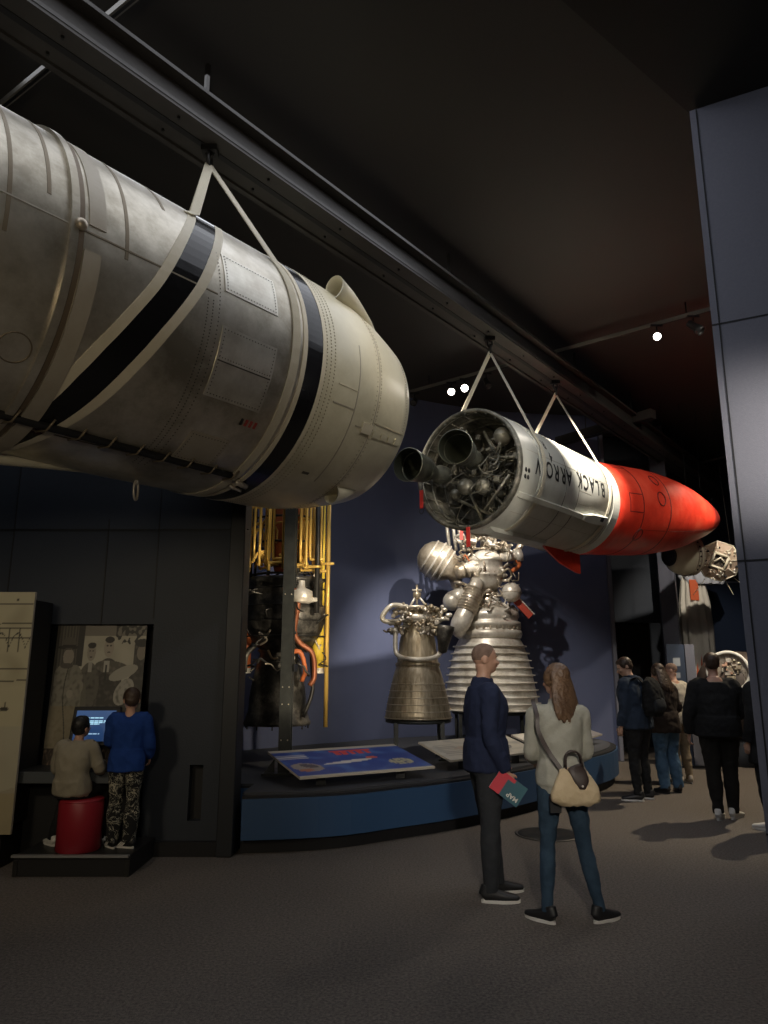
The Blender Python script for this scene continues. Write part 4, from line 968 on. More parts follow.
def mural(u, v):
    n = noise.noise(Vector((u * 7, v * 9, 4))); n2 = noise.noise(Vector((u * 25, v * 30, 9))); n3 = noise.noise(Vector((u * 60, v * 40, 9)))
    c = lerp((.46, .43, .34), (.38, .35, .27), max(0, n + .3))                     # pale sky / yard
    if v > .92 and u > .3: c = (.20, .18, .15)
    if u < .28: c = (.05, .045, .035) if int(u * 60) % 2 else (.10, .09, .07)     # timber behind
    if .24 < u < .31 and v > .7: c = (.04, .035, .03)
    if u > .66 and v > .86 and n2 > -.05 + (.96 - v) * 3: c = (.03, .028, .022)   # leaves
    # right man, partly cut, in a dark coat
    if (u > .62 and v < .68 and v < .40 + (u - .60) * .9) or (u > .88 and v < .86): c = lerp((.045, .04, .032), (.11, .1, .08), max(0, n2))
    if inell(u, v, .96, .80, .05, .055): c = (.22, .19, .15)
    if inell(u, v, .96, .87, .08, .03): c = (.02, .018, .015)
    # third man
    if inell(u, v, .60, .54, .17, .22): c = lerp((.05, .045, .036), (.09, .08, .065), max(0, n2 * 2))
    if inell(u, v, .66, .69, .20, .05, -.1): c = lerp((.10, .09, .07), (.17, .15, .12), max(0, n2 * 2))
    if inell(u, v, .78, .655, .16, .045, .25): c = (.36, .34, .28)
    if inell(u, v, .80, .52, .12, .08, .6): c = lerp((.33, .31, .26), (.15, .14, .11), max(0, n2 * 2))
    if abs(u - .585) < .03 and .66 < v < .74: c = (.40, .38, .32)
    if abs(u - .583) < .008 and .60 < v < .71: c = (.03, .03, .025)
    if inell(u, v, .595, .835, .055, .068): c = (.36, .315, .25)
    if inell(u, v, .598, .893, .052, .024): c = (.025, .02, .016)
    if inell(u, v, .575, .850, .012, .006) or inell(u, v, .615, .850, .012, .006) or inell(u, v, .597, .802, .018, .005): c = (.07, .055, .045)
    # second man
    if inell(u, v, .40, .56, .12, .17): c = lerp((.12, .11, .088), (.07, .062, .05), max(0, n2 * 2))
    if inell(u, v, .36, .38, .04, .2): c = (.14, .13, .10)
    if abs(u - .405) < .02 and .66 < v < .73: c = (.34, .32, .27)
    if inell(u, v, .405, .80, .048, .060): c = (.30, .265, .21)
    if inell(u, v, .406, .852, .046, .022): c = (.03, .025, .02)
    if inell(u, v, .388, .812, .011, .005) or inell(u, v, .422, .812, .011, .005) or inell(u, v, .405, .768, .015, .005): c = (.06, .05, .04)
    if inell(u, v, .36, .235, .045, .022): c = (.34, .30, .24)
    # first man in a long pale coat and hat
    coat = u < .335 and v < .71 and u > .02 + max(0, (.5 - v)) * -.1 and (v < .62 or inell(u, v, .17, .60, .17, .13))
    if coat: c = lerp((.215, .20, .155), (.13, .12, .092), max(0, n2 * 1.8)); 
    if coat and v < .42: c = lerp(c, (.24, .19, .105), .55)
    if coat and abs(u - .17 - .03 * math.sin(v * 9)) < .006: c = (.06, .055, .04)
    if inell(u, v, .26, .53, .10, .06, .5): c = lerp((.24, .22, .17), (.14, .13, .1), max(0, n2 * 2))
    if inell(u, v, .21, .505, .035, .03): c = (.30, .27, .21)
    if inell(u, v, .155, .77, .06, .058): c = (.26, .225, .18)
    if inell(u, v, .145, .705, .07, .02): c = (.08, .07, .055)
    if inell(u, v, .145, .838, .115, .016): c = (.03, .025, .02)
    if inell(u, v, .15, .870, .075, .045): c = (.09, .08, .062)
    if abs(v - .845) < .012 and .08 < u < .22: c = (.025, .02, .016)
    if v < .13: c = lerp((.035, .025, .018), (.13, .09, .06), max(0, n3 * 2 + n2))
    if .44 < u < .70 and (abs(v - .375) < .004 or abs(v - .358) < .004) and int(u * 120) % 5: c = (.36, .34, .3)
    return c
T = thing('photo_mural', 'sepia photo mural of coated men in the wall recess above the screen', 'mural', (-2.65, 6.80, .72))
MM = Matrix.Translation((.0, -.02, .64)) @ Matrix.Rotation(R(90 - 3), 4, 'X')
print_panel('printed_panel', .84, 1.27, 210, 310, mural, .02, T, MM, back=M_blackmat)
T = thing('counter', 'dark counter shelf in the recess below the photo mural', 'counter', (-2.65, 6.62, 0))
g = G(); g.box((0, -.06, .735), (.94, .42, .03), M_dark, bev=.006); g.build('worktop', T)
g = G(); g.box((-.02, -.268, .70), (.96, .02, .09), mat('counter_fascia', (.10, .11, .12), .4, .3)); g.build('fascia', T)
g = G(); g.box((0, .06, .36), (.94, .14, .72), M_blackmat); g.build('back_panel', T)
def screen(u, v):
    c = lerp((.012, .035, .10), (.03, .07, .17), v)
    L_ = ((.30, .70, .76), (.22, .78, .66), (.26, .74, .61), (.36, .62, .56))
    for a_, b_, y_ in L_:
        if a_ < u < b_ and abs(v - y_) < .017 and int(u * 60) % 7: c = (.45, .80, 1.0)
    if .10 < u < .66 and abs(v - .24) < .014 and int(u * 50) % 6: c = (.35, .55, .75)
    return c
T = thing('touchscreen', 'glowing blue touchscreen in a black frame standing on the counter', 'screen', (-2.56, 6.60, .75))
SM = Matrix.Translation((0, -.02, .35)) @ Matrix.Rotation(R(90 - 14), 4, 'X')
g = G(); g.box((0, 0, -.022), (.42, .34, .04), M_blackmat, SM, bev=.008); g.build('frame', T)
print_panel('display', .35, .265, 80, 60, screen, .004, T, SM @ Matrix.Translation((0, 0, .003)), back=M_blackmat, m=M_screen)
g = G(); g.box((0, .03, .09), (.10, .06, .19), M_blackmat); g.box((0, .0, .006), (.22, .16, .012), M_blackmat); g.build('stand', T)
T = thing('platform', 'low black platform with a steel edge strip under the two boys', 'platform', (-2.46, 6.40, 0))
g = G(); g.box((0, .0, .075), (.92, .62, .15), M_blackmat); g.build('base', T)
g = G(); g.box((-.01, -.32, .152), (.92, .035, .018), mat('steel_strip', (.42, .42, .42), .4, .7)); g.box((.0, .015, .1515), (.91, .60, .009), M_dark); g.build('edge_strip', T)
for x_ in (-.44, .44): g = G(); g.box((x_, -.30, .06), (.035, .035, .12), M_dark); g.build('foot', T)
T = thing('stool', 'round dark red drum stool under the seated boy', 'stool', (-2.49, 6.27, .157))
M_stool = mat('stool_red', (.26, .012, .022), .45)
g = G(); g.lathe([(.165, 0), (.175, .008), (.175, .365), (.168, .38)], M_stool, 48); g.build('drum', T)
g = G(); g.lathe([(.17, .378), (.175, .384), (.165, .396), (.0, .40)], M_stool, 48); g.build('seat_pad', T)

# ---------------- far exhibits seen past the pier
T = thing('kiosk', 'slim blue-grey information kiosk standing before the orange and white parachute', 'kiosk', (5.05, 12.5, 0))
def kiosk(u, v):
    c = (.035, .05, .085)
    if .82 < v < .88 and .3 < u < .75: c = (.35, .38, .42)
    if .72 < v < .76 and .3 < u < .7: c = (.28, .3, .34)
    if .45 < v < .66 and .25 < u < .7 and int(v * 90) % 3: c = (.16, .19, .25)
    return c
print_panel('printed_panel', .30, 2.0, 20, 90, kiosk, .05, T, Matrix.Translation((-.05, 0, 1.0)) @ Matrix.Rotation(R(90), 4, 'X'), back=M_wallR)
g = G(); g.box((.20, .04, 1.0), (.16, .06, 2.0), M_wallR); g.box((.05, .02, .01), (.5, .3, .02), M_dark); g.build('side_fin', T)
# parachute
M_par = mat('parachute_white', (.62, .58, .50), .8); M_paro = mat('parachute_orange', (.62, .12, .04), .8)
T = thing('parachute', 'hanging white parachute with orange panels beyond the red nose cone', 'parachute', (6.36, 14.7, 0))
def fold(z, k, n=64, w_=.30):
    o = []
    for i in range(n):
        a_ = 2 * PI * i / n; r_ = w_ * (1 + .13 * math.sin(a_ * 11 + z * .7)) * k; o.append((r_ * math.cos(a_), r_ * .55 * math.sin(a_)))
    return o
def skinrings(rings, m): 
    g = G(); n = len(rings[0][1]); vs = [(x, y, z) for z, rg in rings for x, y in rg]; fs = []
    for j in range(len(rings) - 1):
        for i in range(n): fs.append((j * n + i, j * n + (i + 1) % n, (j + 1) * n + (i + 1) % n, (j + 1) * n + i))
    return g.add(vs, fs, m, True)
skinrings([(z, fold(z, k)) for z, k in ((1.25, .95), (1.8, 1.0), (2.4, 1.02), (2.9, .95), (3.2, .80), (3.45, .7))], M_par).build('canopy_fold', T)
skinrings([(z, [(x, y - .012) for x, y in fold(z, k)]) for z, k in ((.55, .60), (.9, .85), (1.22, .97), (1.27, .93))], M_paro).build('orange_gore', T)
g = G()
for k in range(6): x0 = -.24 + .09 * k; g.add([(x0 - .05, -.19, 1.2), (x0 + .05, -.19, 1.2), (x0 + .01, -.20, 1.55 + .16 * (k % 3)), (x0, -.185, 1.2)], [(0, 1, 2), (0, 2, 3)], M_paro)
g.build('orange_gore', T); g = G(); g.box((-.06, -.17, 3.15), (.17, .02, .42), M_paro, bev=.006); g.build('orange_gore', T)
g = G(); g.tube([(0, 0, 3.4), (0, 0, 6.35)], .012, M_dark); g.build('hanging_line', T)
g = skinrings([(z, [(x + .22, y) for x, y in fold(z * 5, k)]) for z, k in ((3.28, 1.2), (3.45, 1.5), (3.75, 1.2), (3.85, .2))], mat('parachute_bag', (.42, .43, .47), .8)); g.build('bag', T)
T = thing('display_screen', 'large dark screen panel high above the round capsule', 'screen', (7.50, 15.9, 1.95))
g = G(); g.box((0, 0, .75), (1.05, .06, 1.5), mat('screen_dark', (.012, .018, .035), .3), bev=.01); g.build('display', T)
g = G(); g.box((0, .03, .75), (1.12, .05, 1.57), M_wallR); g.build('frame', T)
g = G(); g.box((0, .05, 1.6), (1.0, .04, .1), M_dark); g.box((0, .8, 1.6), (.1, 1.6, .1), M_dark); g.build('hanger', T)
# capsule
T = thing('space_capsule', 'dark round space capsule with an open white hatch, behind the man in black', 'capsule', (6.12, 12.75, 0))
M_caps = mat('capsule_char', (.035, .028, .024), .6, var=(.09, .06, .045), vscale=4)
g = G(); g.lathe([(.0, .35), (.25, .40), (.48, .58), (.62, .85), (.66, 1.20), (.62, 1.50), (.46, 1.76), (.22, 1.87), (0, 1.89)], M_caps, 56); g.build('hull', T)
Hm = Matrix.Translation((-.36, -.50, 1.54)) @ Matrix.Rotation(R(-32), 4, 'Z') @ Matrix.Rotation(R(82), 4, 'X')
g = G(); g.lathe([(.30, -.05), (.34, -.05), (.345, .04), (.32, .05), (.30, .04)], mat('hatch_white', (.62, .60, .55), .5), 40, Hm, capA=False, capB=False); g.build('hatch_ring', T)
g = G(); g.lathe([(0, -.03), (.31, -.03)], mat('hatch_inside', (.30, .25, .2), .6, var=(.6, .52, .42), vscale=20), 30, Hm)
rnd = random.Random(9)
for i in range(30): a_ = rnd.uniform(0, 6.28); q = rnd.uniform(0, .25); g.box((q * math.cos(a_), q * math.sin(a_), 0), (rnd.uniform(.02, .09), rnd.uniform(.02, .07), .05), rnd.choice((M_steel, M_cream, M_bell, M_dark, M_skin)), Hm, bev=.006)
g.build('hatch_interior', T)
Hm2 = Matrix.Translation((.20, -.66, 1.54)) @ Matrix.Rotation(R(18), 4, 'Z') @ Matrix.Rotation(R(85), 4, 'X')
g = G(); g.lathe([(0, .10), (.20, .08), (.32, .0), (.34, -.05), (.2, -.08)], mat('hatch_cover', (.38, .37, .36), .45, .3), 40, Hm2); g.build('hatch_cover', T)
g = G(); g.lathe([(0, .03), (.10, .03), (.12, 0), (.1, -.02)], M_creamlt, 24, Matrix.Translation((.05, -.80, 1.40)) @ Matrix.Rotation(R(85), 4, 'X')); g.build('port_cover', T)
g = G(); g.lathe([(.4, 0), (.4, .38), (.3, .44)], M_dark, 32); g.build('base_ring', T)
# satellite
T = thing('satellite', 'faceted gold-pink satellite hanging between the red nose and right wall', 'satellite', (6.08, 12.9, 3.50))
M_sat = mat('satellite_panel', (.50, .36, .26), .4, .35, var=(.62, .48, .36), vscale=8)
Q = Matrix.Rotation(R(-22), 4, 'Z') @ Matrix.Rotation(R(98), 4, 'X')
g = G(); g.lathe([(.20, .30), (.36, .18), (.37, -.14), (.22, -.28)], M_sat, 8, Q, smooth=False); g.build('body', T)
g = G()
for k in range(8):
    a_ = R(45 * k); g.tube([Q @ Vector((.36 * math.cos(a_), .36 * math.sin(a_), .185)), Q @ Vector((.365 * math.cos(a_ + PI / 4), .365 * math.sin(a_ + PI / 4), .185))], .011, M_creamlt, 6); g.tube([Q @ Vector((.36 * math.cos(a_), .36 * math.sin(a_), .18)), Q @ Vector((.2 * math.cos(a_), .2 * math.sin(a_), .31))], .008, M_creamlt, 6)
for k in range(4):
    a_ = R(90 * k + 20); b_ = a_ + PI / 2; g.tube([Q @ Vector((.17 * math.cos(a_), .17 * math.sin(a_), .33)), Q @ Vector((.17 * math.cos(b_), .17 * math.sin(b_), .33))], .026, M_creamlt, 4)
g.build('frame', T)
g = G(); rnd = random.Random(2)
for i in range(46): a_ = rnd.uniform(0, 6.28); q = rnd.uniform(.17, .33); g.ball((q * math.cos(a_), q * math.sin(a_), .31 - (q - .2) * .7), (rnd.uniform(.01, .03), rnd.uniform(.01, .03), .02), rnd.choice((M_creamlt, M_sat, M_blackmat, M_nickel)), 8, 5, Q)
g.lathe([(0, .30), (.12, .30)], M_blackmat, 16, Q); g.tube([Q @ Vector((-.08, 0, .33)), Q @ Vector((.03, .06, .34)), Q @ Vector((.08, -.03, .33))], .018, M_creamlt, 6); g.build('instruments', T)
for sx in (-1, 1, .3): g = G(); g.tube([(sx * .25, 0, -.3), (sx * .55, -.1, -.62)], .006, M_creamlt, 5); g.build('antenna', T)
for sx in (-.25, .25): g = G(); g.tube([(sx, 0, .25), (sx * .6, 0, 2.88)], .004, M_dark, 5); g.build('hanging_wire', T)
# apogee motor can
T = thing('rocket_motor', 'pale green-white rocket motor with black nozzle opening below the red nose', 'rocket motor', (5.27, 12.5, 3.56)); T.scale = (.88, .88, 1.0)
Q = Matrix.Rotation(R(-64), 4, 'Z') @ Matrix.Rotation(R(97), 4, 'X')
g = G(); g.lathe([(.14, .34), (.20, .32), (.30, .22), (.36, .08), (.37, -.02), (.37, -.22)], M_cream, 48, Q); g.build('casing', T)
g = G(); g.lathe([(0, .36), (.14, .36), (.16, .35), (.15, .30)], M_blackmat, 32, Q); g.lathe([(.14, .33), (.175, .36), (.18, .40), (.165, .40), (.15, .36)], M_dark, 32, Q, capA=False, capB=False); g.build('nozzle_opening', T)
g = G()
for z_ in (-.04, -.12, -.20): g.lathe([(.37, z_ - .012), (.392, z_), (.37, z_ + .012)], M_steel, 48, Q, capA=False, capB=False)
for k in range(28): a_ = 2 * PI * k / 28; g.ball((.385 * math.cos(a_), .385 * math.sin(a_), -.08), .018, rnd.choice((M_dark, M_nickel, M_letter)), 8, 5, Q)
g.build('equipment_ring', T)
for sx in (-.2, .2): g = G(); g.tube([(sx, 0, .33), (sx, 0, 2.83)], .004, M_dark, 5); g.build('hanging_wire', T)

# ================================================================ PEOPLE
def solidify(g, name, voxel, mats, fold=0, fscale=9, smooth=4, parent=None, seed=0):
    """merge the overlapping closed shapes of g into one continuous skin"""
    tmp = g.build('temporary'); md = tmp.modifiers.new('r', 'REMESH'); md.mode = 'VOXEL'; md.voxel_size = voxel
    ms = tmp.modifiers.new('s', 'SMOOTH'); ms.iterations = smooth; ms.factor = .5
    bpy.context.view_layer.update()
    me = bpy.data.meshes.new_from_object(tmp.evaluated_get(bpy.context.evaluated_depsgraph_get())); old = tmp.data
    bpy.data.objects.remove(tmp); bpy.data.meshes.remove(old)
    me.materials.clear()
    for m in mats: me.materials.append(m)
    me.polygons.foreach_set('material_index', [0] * len(me.polygons)); me.polygons.foreach_set('use_smooth', [True] * len(me.polygons))
    if fold:
        ns = [v.normal.copy() for v in me.vertices]; off = Vector((seed * 3.1, seed * 1.7, 0))
        for v, n_ in zip(me.vertices, ns):
            p = Vector((v.co.x * fscale, v.co.y * fscale, v.co.z * fscale * .8)) + off
            q = noise.noise(p) + .5 * noise.noise(p * 2.1); q = 1 - abs(q) * 2.4 
            v.co = v.co + n_ * (fold * q)
    me.update(); me.name = name
    o = bpy.data.objects.new(name, me); COL.objects.link(o)
    if parent: o.parent = parent
    return o

def V(*a): return Vector(a)
def skeleton(H, lean=0, **kw):
    j = dict(pelvis=(0, 0, .53), hipL=(-.052, 0, .515), hipR=(.052, 0, .515), kneeL=(-.055, .012, .285), kneeR=(.055, .012, .285), ankL=(-.055, -.012, .045), ankR=(.055, -.012, .045),
             waist=(0, 0, .61), chest=(0, .004, .725), neck=(0, -.008, .825), head=(0, .008, .93), shL=(-.100, -.004, .793), shR=(.100, -.004, .793),
             elL=(-.125, -.012, .635), elR=(.125, -.012, .635), wrL=(-.128, .03, .49), wrR=(.128, .03, .49), toeL=-6, toeR=6, yaw=0, pitch=0)
    j.update(kw); o = {}
    for k, v in j.items(): o[k] = Vector(v) * H if isinstance(v, tuple) else v
    if lean:
        rot = Matrix.Rotation(-R(lean), 4, 'X'); pv = o['pelvis']
        for k in ('waist', 'chest', 'neck', 'head', 'shL', 'shR'):
            if k not in kw: o[k] = pv + rot @ (o[k] - pv)
        for s_ in 'LR':
            for k in ('el', 'wr'):
                if k + s_ not in kw: o[k + s_] = o['sh' + s_] + (Vector(j[k + s_]) - Vector(j['sh' + s_])) * H
    return o

def torso(g, S, H, w, dpt, bulk=0, z0='pelvis', belly=0):
    P = [S['pelvis'] + V(0, 0, -.045 * H), S['pelvis'], S['waist'], S['chest'], S['shL'].lerp(S['shR'], .5) + V(0, 0, -.008 * H), S['neck'] + V(0, 0, -.004 * H), S['neck'] + V(0, .003 * H, .02 * H)]
    rd = [(.088, .062), (.098, .069), (.084 + belly * .5, .060 + belly), (.100, .070), (.098, .056), (.055, .042), (.034, .036)]
    rd = [((a + bulk) * H * w, (b + bulk) * H * dpt) for a, b in rd]
    if bulk: P = P[:-1]; rd = rd[:-1]
    right = (S['shR'] - S['shL']).normalized()
    g.loft(P, rd, None, right, 24, 4, 2.3)
def arm(g, S, s_, H, w, bulk=0, end=1.0, sleeve=1.0):
    sh, el, wr = S['sh' + s_], S['el' + s_], S['wr' + s_]; sx = -1 if s_ == 'L' else 1
    inn = sh + (S['shL'].lerp(S['shR'], .5) - sh) * .35
    P = [inn, sh, sh.lerp(el, .45), el, el.lerp(wr, .4), el.lerp(wr, end)]
    rd = [.034, .029, .027, .0225, .0225, .0165]
    b2_ = bulk * H * w
    g.loft([S['neck'] + V(0, 0, -.035 * H), S['neck'].lerp(sh, .35) + V(0, 0, -.012 * H), S['neck'].lerp(sh, .75) + V(0, 0, -.006 * H), sh + V(0, 0, -.004 * H)], [(.034 * H + b2_, .030 * H + b2_), (.030 * H + b2_, .026 * H + b2_), (.028 * H + b2_, .024 * H + b2_), (.026 * H + b2_, .024 * H + b2_)], None, (0, 1, 0), 14, 3)
    if sleeve < 1: P = [inn, sh, sh.lerp(el, .4), sh.lerp(el, sleeve)]; rd = [.036, .034, .031, .031]
    g.loft(P, [((r + bulk) * H * w, (r + bulk) * H * w) for r in rd], None, (0, 1, .1), 14, 4)
def leg(g, S, s_, H, w, bulk=0, end=1.0, flare=0):
    hp, kn, an = S['hip' + s_], S['knee' + s_], S['ank' + s_]
    P = [hp + V(0, 0, .03 * H), hp - V(0, 0, .02 * H), hp.lerp(kn, .5), kn, kn.lerp(an, .35), kn.lerp(an, .75), kn.lerp(an, end)]
    rd = [.050, .053, .043, .031, .031, .023, .0205]
    rd = [(r + bulk + (flare if i > 3 else 0)) for i, r in enumerate(rd)]
    g.loft(P, [(r * H * w, r * H * w) for r in rd], None, (1, 0, 0), 16, 4)
def hand(g, S, s_, H, curl=.5, hold=False, palm=None):
    el, wr = S['el' + s_], S['wr' + s_]; d_ = (wr - el).normalized(); sx = -1 if s_ == 'L' else 1
    if palm is None: palm = V(-sx, 0, 0)
    pn = (Vector(palm) - d_ * Vector(palm).dot(d_)).normalized()        # palm faces this way
    th = d_.cross(pn) * (-sx); fw = V(0, 1, .2)
    if th.dot(fw) < 0: th = -th                                           # thumb side forward
    k = H / 1.75
    P = [wr - d_ * .03 * k, wr + d_ * .02 * k, wr + d_ * .06 * k, wr + d_ * .088 * k]
    g.loft(P, [(.024 * k, .019 * k), (.030 * k, .016 * k), (.040 * k, .014 * k), (.038 * k, .011 * k)], None, th, 14, 3)
    for i, (off, ln) in enumerate(((.029, .072), (.010, .080), (-.010, .075), (-.028, .058))):
        b_ = wr + d_ * .075 * k + th * off * k; c_ = curl + .12 * i; a1, a2, a3 = c_ * .6, c_ * 1.4, c_ * 2.1
        q1 = b_ + (d_ * math.cos(a1) + pn * math.sin(a1)) * ln * .48 * k; q2 = q1 + (d_ * math.cos(a2) + pn * math.sin(a2)) * ln * .32 * k; q3 = q2 + (d_ * math.cos(a3) + pn * math.sin(a3)) * ln * .24 * k
        g.loft([b_ - d_ * .02 * k, b_, q1, q2, q3], [(.0085 * k, .0085 * k)] * 3 + [(.0078 * k, .0078 * k), (.0062 * k, .0062 * k)], None, th, 8, 2)
    b_ = wr + d_ * .025 * k + th * .022 * k; q1 = b_ + (th * .75 + d_ * .6 + pn * .3).normalized() * .038 * k; q2 = q1 + (d_ * .9 + th * .25 + pn * .35).normalized() * .032 * k
    g.loft([b_ - th * .012 * k, b_, q1, q2], [(.012 * k, .012 * k), (.011 * k, .011 * k), (.0092 * k, .0092 * k), (.007 * k, .007 * k)], None, pn, 8, 2)
def head_xf(S, H):
    n_ = S['neck']; c_ = S['head']
    return Matrix.Translation(c_) @ Matrix.Rotation(-R(S['yaw']), 4, 'Z') @ Matrix.Rotation(-R(S['pitch']), 4, 'X')
def head(g, S, H, sc_=1.0):
    X = head_xf(S, H); k = H * sc_; old = g.M; g.M = old @ X
    g.ball((0, -.006 * k, .016 * k), (.043 * k, .054 * k, .050 * k), M_skin)
    g.ball((0, .012 * k, -.012 * k), (.036 * k, .040 * k, .046 * k), M_skin)
    g.ball((0, .028 * k, -.036 * k), (.024 * k, .020 * k, .020 * k), M_skin)      # chin
    g.loft([(0, .040 * k, .006 * k), (0, .052 * k, -.004 * k), (0, .060 * k, -.015 * k), (0, .050 * k, -.019 * k)], [(.005 * k, .006 * k), (.006 * k, .007 * k), (.009 * k, .007 * k), (.007 * k, .005 * k)], M_skin, (1, 0, 0), 10, 3)
    g.ball((0, .040 * k, .012 * k), (.031 * k, .010 * k, .006 * k), M_skin)       # brow
    for s_ in (-1, 1):
        g.ball((s_ * .022 * k, .034 * k, -.012 * k), (.013 * k, .012 * k, .012 * k), M_skin)
        g.ball((s_ * .0445 * k, -.008 * k, -.004 * k), (.006 * k, .012 * k, .0175 * k), M_skin, M=Matrix.Rotation(-s_ * .25, 4, 'Z'))
    g.ball((0, .046 * k, -.0265 * k), (.014 * k, .007 * k, .0055 * k), M_skin)
    g.M = old
    g.loft([S['neck'] - V(0, 0, .02 * H), S['neck'] + V(0, .002 * H, .01 * H), S['neck'].lerp(S['head'], .5), S['head'] + X.to_3x3() @ V(0, -.012 * k, -.02 * k)], [(.036 * H, .036 * H), (.032 * H, .034 * H), (.029 * H, .031 * H), (.030 * H, .034 * H)], M_skin, (1, 0, 0), 16, 3)
def face_bits(root, S, H, sc_=1.0):
    X = head_xf(S, H); k = H * sc_
    for s_ in (-1, 1):
        g = G(); g.ball((s_ * .0165 * k, .0435 * k, .0030 * k), (.0075 * k, .005 * k, .0048 * k), M_eyew, 12, 8, X); g.ball((s_ * .0165 * k, .0475 * k, .0030 * k), (.0034 * k, .002 * k, .0034 * k), M_hairblk, 10, 6, X); g.build('eye', root)
        g = G(); g.M = X; g.loft([(s_ * .006 * k, .050 * k, .0135 * k), (s_ * .017 * k, .050 * k, .0165 * k), (s_ * .028 * k, .042 * k, .013 * k)], [(.0014 * k, .0018 * k)] * 3, M_hairdk, (0, 0, 1), 6, 2); g.build('eyebrow', root)
    g = G(); g.ball((0, .0515 * k, -.0265 * k), (.012 * k, .0035 * k, .0042 * k), M_lip, 14, 8, X); g.build('lips', root)
def hair(root, S, H, style, m, sc_=1.0, voxel=.009, seed=0):
    X = head_xf(S, H); k = H * sc_; g = G(); g.M = X
    if style == 'cropped':
        vs = []; n_ = 30; rg = 14; fs = []
        # thin cap hugging the skull, hairline high on the forehead
        for j in range(rg + 1):
            for i in range(n_):
                a_ = 2 * PI * i / n_; fr = max(0, math.sin(a_)); lim = (PI * .64) * (1 - .62 * fr ** .6); t = lim * j / rg
                rr = 1.005; vs.append((.0432 * k * rr * math.sin(t) * math.cos(a_), -.006 * k + .0545 * k * rr * math.sin(t) * math.sin(a_), .0165 * k + .0505 * k * rr * math.cos(t)))
        for j in range(rg):
            for i in range(n_): fs.append((j * n_ + i, j * n_ + n_ + i, j * n_ + n_ + (i + 1) % n_, j * n_ + (i + 1) % n_))
        g.add(vs, fs, m, True); return g.build('hair', root)
    g.ball((0, -.013 * k, .024 * k), (.0475 * k, .054 * k, .049 * k), m)
    g.ball((0, -.030 * k, .002 * k), (.041 * k, .034 * k, .040 * k), m)
    if style == 'short':
        g.ball((0, .018 * k, .046 * k), (.034 * k, .026 * k, .020 * k), m)
        for s_ in (-1, 1): g.ball((s_ * .038 * k, -.002 * k, .014 * k), (.010 * k, .020 * k, .022 * k), m)
        return solidify(g, 'hair', voxel, [m], .0022, 60, 2, root, seed)
    for s_ in (-1, 1): g.ball((s_ * .038 * k, .006 * k, .010 * k), (.013 * k, .026 * k, .036 * k), m)
    L_ = .19 if style == 'long' else .14
    for i in range(9):
        a_ = -1.15 + 2.3 * i / 8; x0 = .046 * math.sin(a_); y0 = -.012 - .038 * math.cos(a_); dl = L_ * (1 - .12 * abs(a_) + .05 * math.sin(i * 2.3))
        g.loft([(x0 * k, y0 * k * .8, .03 * k), (x0 * 1.15 * k, y0 * k * 1.05, -.02 * k), (x0 * 1.45 * k, (y0 - .006) * k, -.07 * k), ((x0 * 1.6 + .006 * math.sin(i)) * k, (y0 - .012) * k, -dl * .75 * k), ((x0 * 1.4 + .01 * math.sin(i * 2)) * k, (y0 - .012) * k, -dl * k)],
               [(.015 * k, .013 * k), (.018 * k, .014 * k), (.019 * k, .013 * k), (.015 * k, .010 * k), (.004 * k, .003 * k)], m, (1, 0, 0), 10, 3)
    return solidify(g, 'hair', voxel, [m], .003, 45, 2, root, seed)
def shoe(root, S, s_, H, m, sole, k=1.0, stripes=False, heel_up=0):
    an = S['ank' + s_]; a_ = S['toe' + s_]; L = .150 * H * k; pitch = R(heel_up)
    base_ = Vector((an.x, an.y, an.z - .045 * H)); X = Matrix.Translation(base_) @ Matrix.Rotation(-R(a_), 4, 'Z') @ Matrix.Rotation(-pitch, 4, 'X')
    hh = .022 * H
    g = G(); g.M = X
    y = lambda t: (-.25 + t) * L
    g.loft([(0, y(.0), hh * 1.1), (0, y(.06), hh * 1.3), (0, y(.25), hh * 1.45), (0, y(.45), hh * 1.2), (0, y(.72), hh * .95), (0, y(.93), hh * .8), (0, y(1.0), hh * .7)],
           [(.010 * H, .012 * H), (.019 * H, .022 * H), (.022 * H, .026 * H), (.024 * H, .020 * H), (.027 * H, .014 * H), (.021 * H, .010 * H), (.008 * H, .004 * H)], m, (1, 0, 0), 16, 3, 2.3)
    g.loft([(0, y(.10), hh * 1.2), (0, y(.14), hh * 2.3), (0, y(.16), hh * 2.9)], [(.020 * H, .028 * H), (.021 * H, .026 * H), (.021 * H, .024 * H)], m, (1, 0, 0), 14, 3)
    sh = solidify(g, 'shoe', .006, [m], 0, 9, 2, root)
    g = G(); out = []
    for i in range(28):
        t = 2 * PI * i / 28; yy = math.cos(t); w_ = .0255 * H * (1 + .13 * yy) * (1 - .12 * (yy < -.2)); out.append((w_ * math.sin(t), .25 * L + yy * L * .515))
    for (z0, z1, e) in ((0.0, hh * .55, 1.0), ): g.prism(out, z0 + .001, z1, sole, X)
    g.build('sole', sh)
    if stripes:
        for sd in (-1, 1):
            g = G()
            for i in range(3): yb = y(.42 + .09 * i); g.add([X @ Vector((sd * .0235 * H, yb, hh * .7)), X @ Vector((sd * .0235 * H, yb + .012, hh * .7)), X @ Vector((sd * .016 * H, yb - .018, hh * 1.75)), X @ Vector((sd * .016 * H, yb - .030, hh * 1.75)), X @ Vector((sd * .029 * H, yb, hh * .7)), X @ Vector((sd * .029 * H, yb + .012, hh * .7)), X @ Vector((sd * .0225 * H, yb - .018, hh * 1.75)), X @ Vector((sd * .0225 * H, yb - .030, hh * 1.75))], [(4, 5, 6, 7), (0, 3, 2, 1), (0, 1, 5, 4), (1, 2, 6, 5), (2, 3, 7, 6), (3, 0, 4, 7)], M_sole)
            g.build('stripes', sh)
    return sh

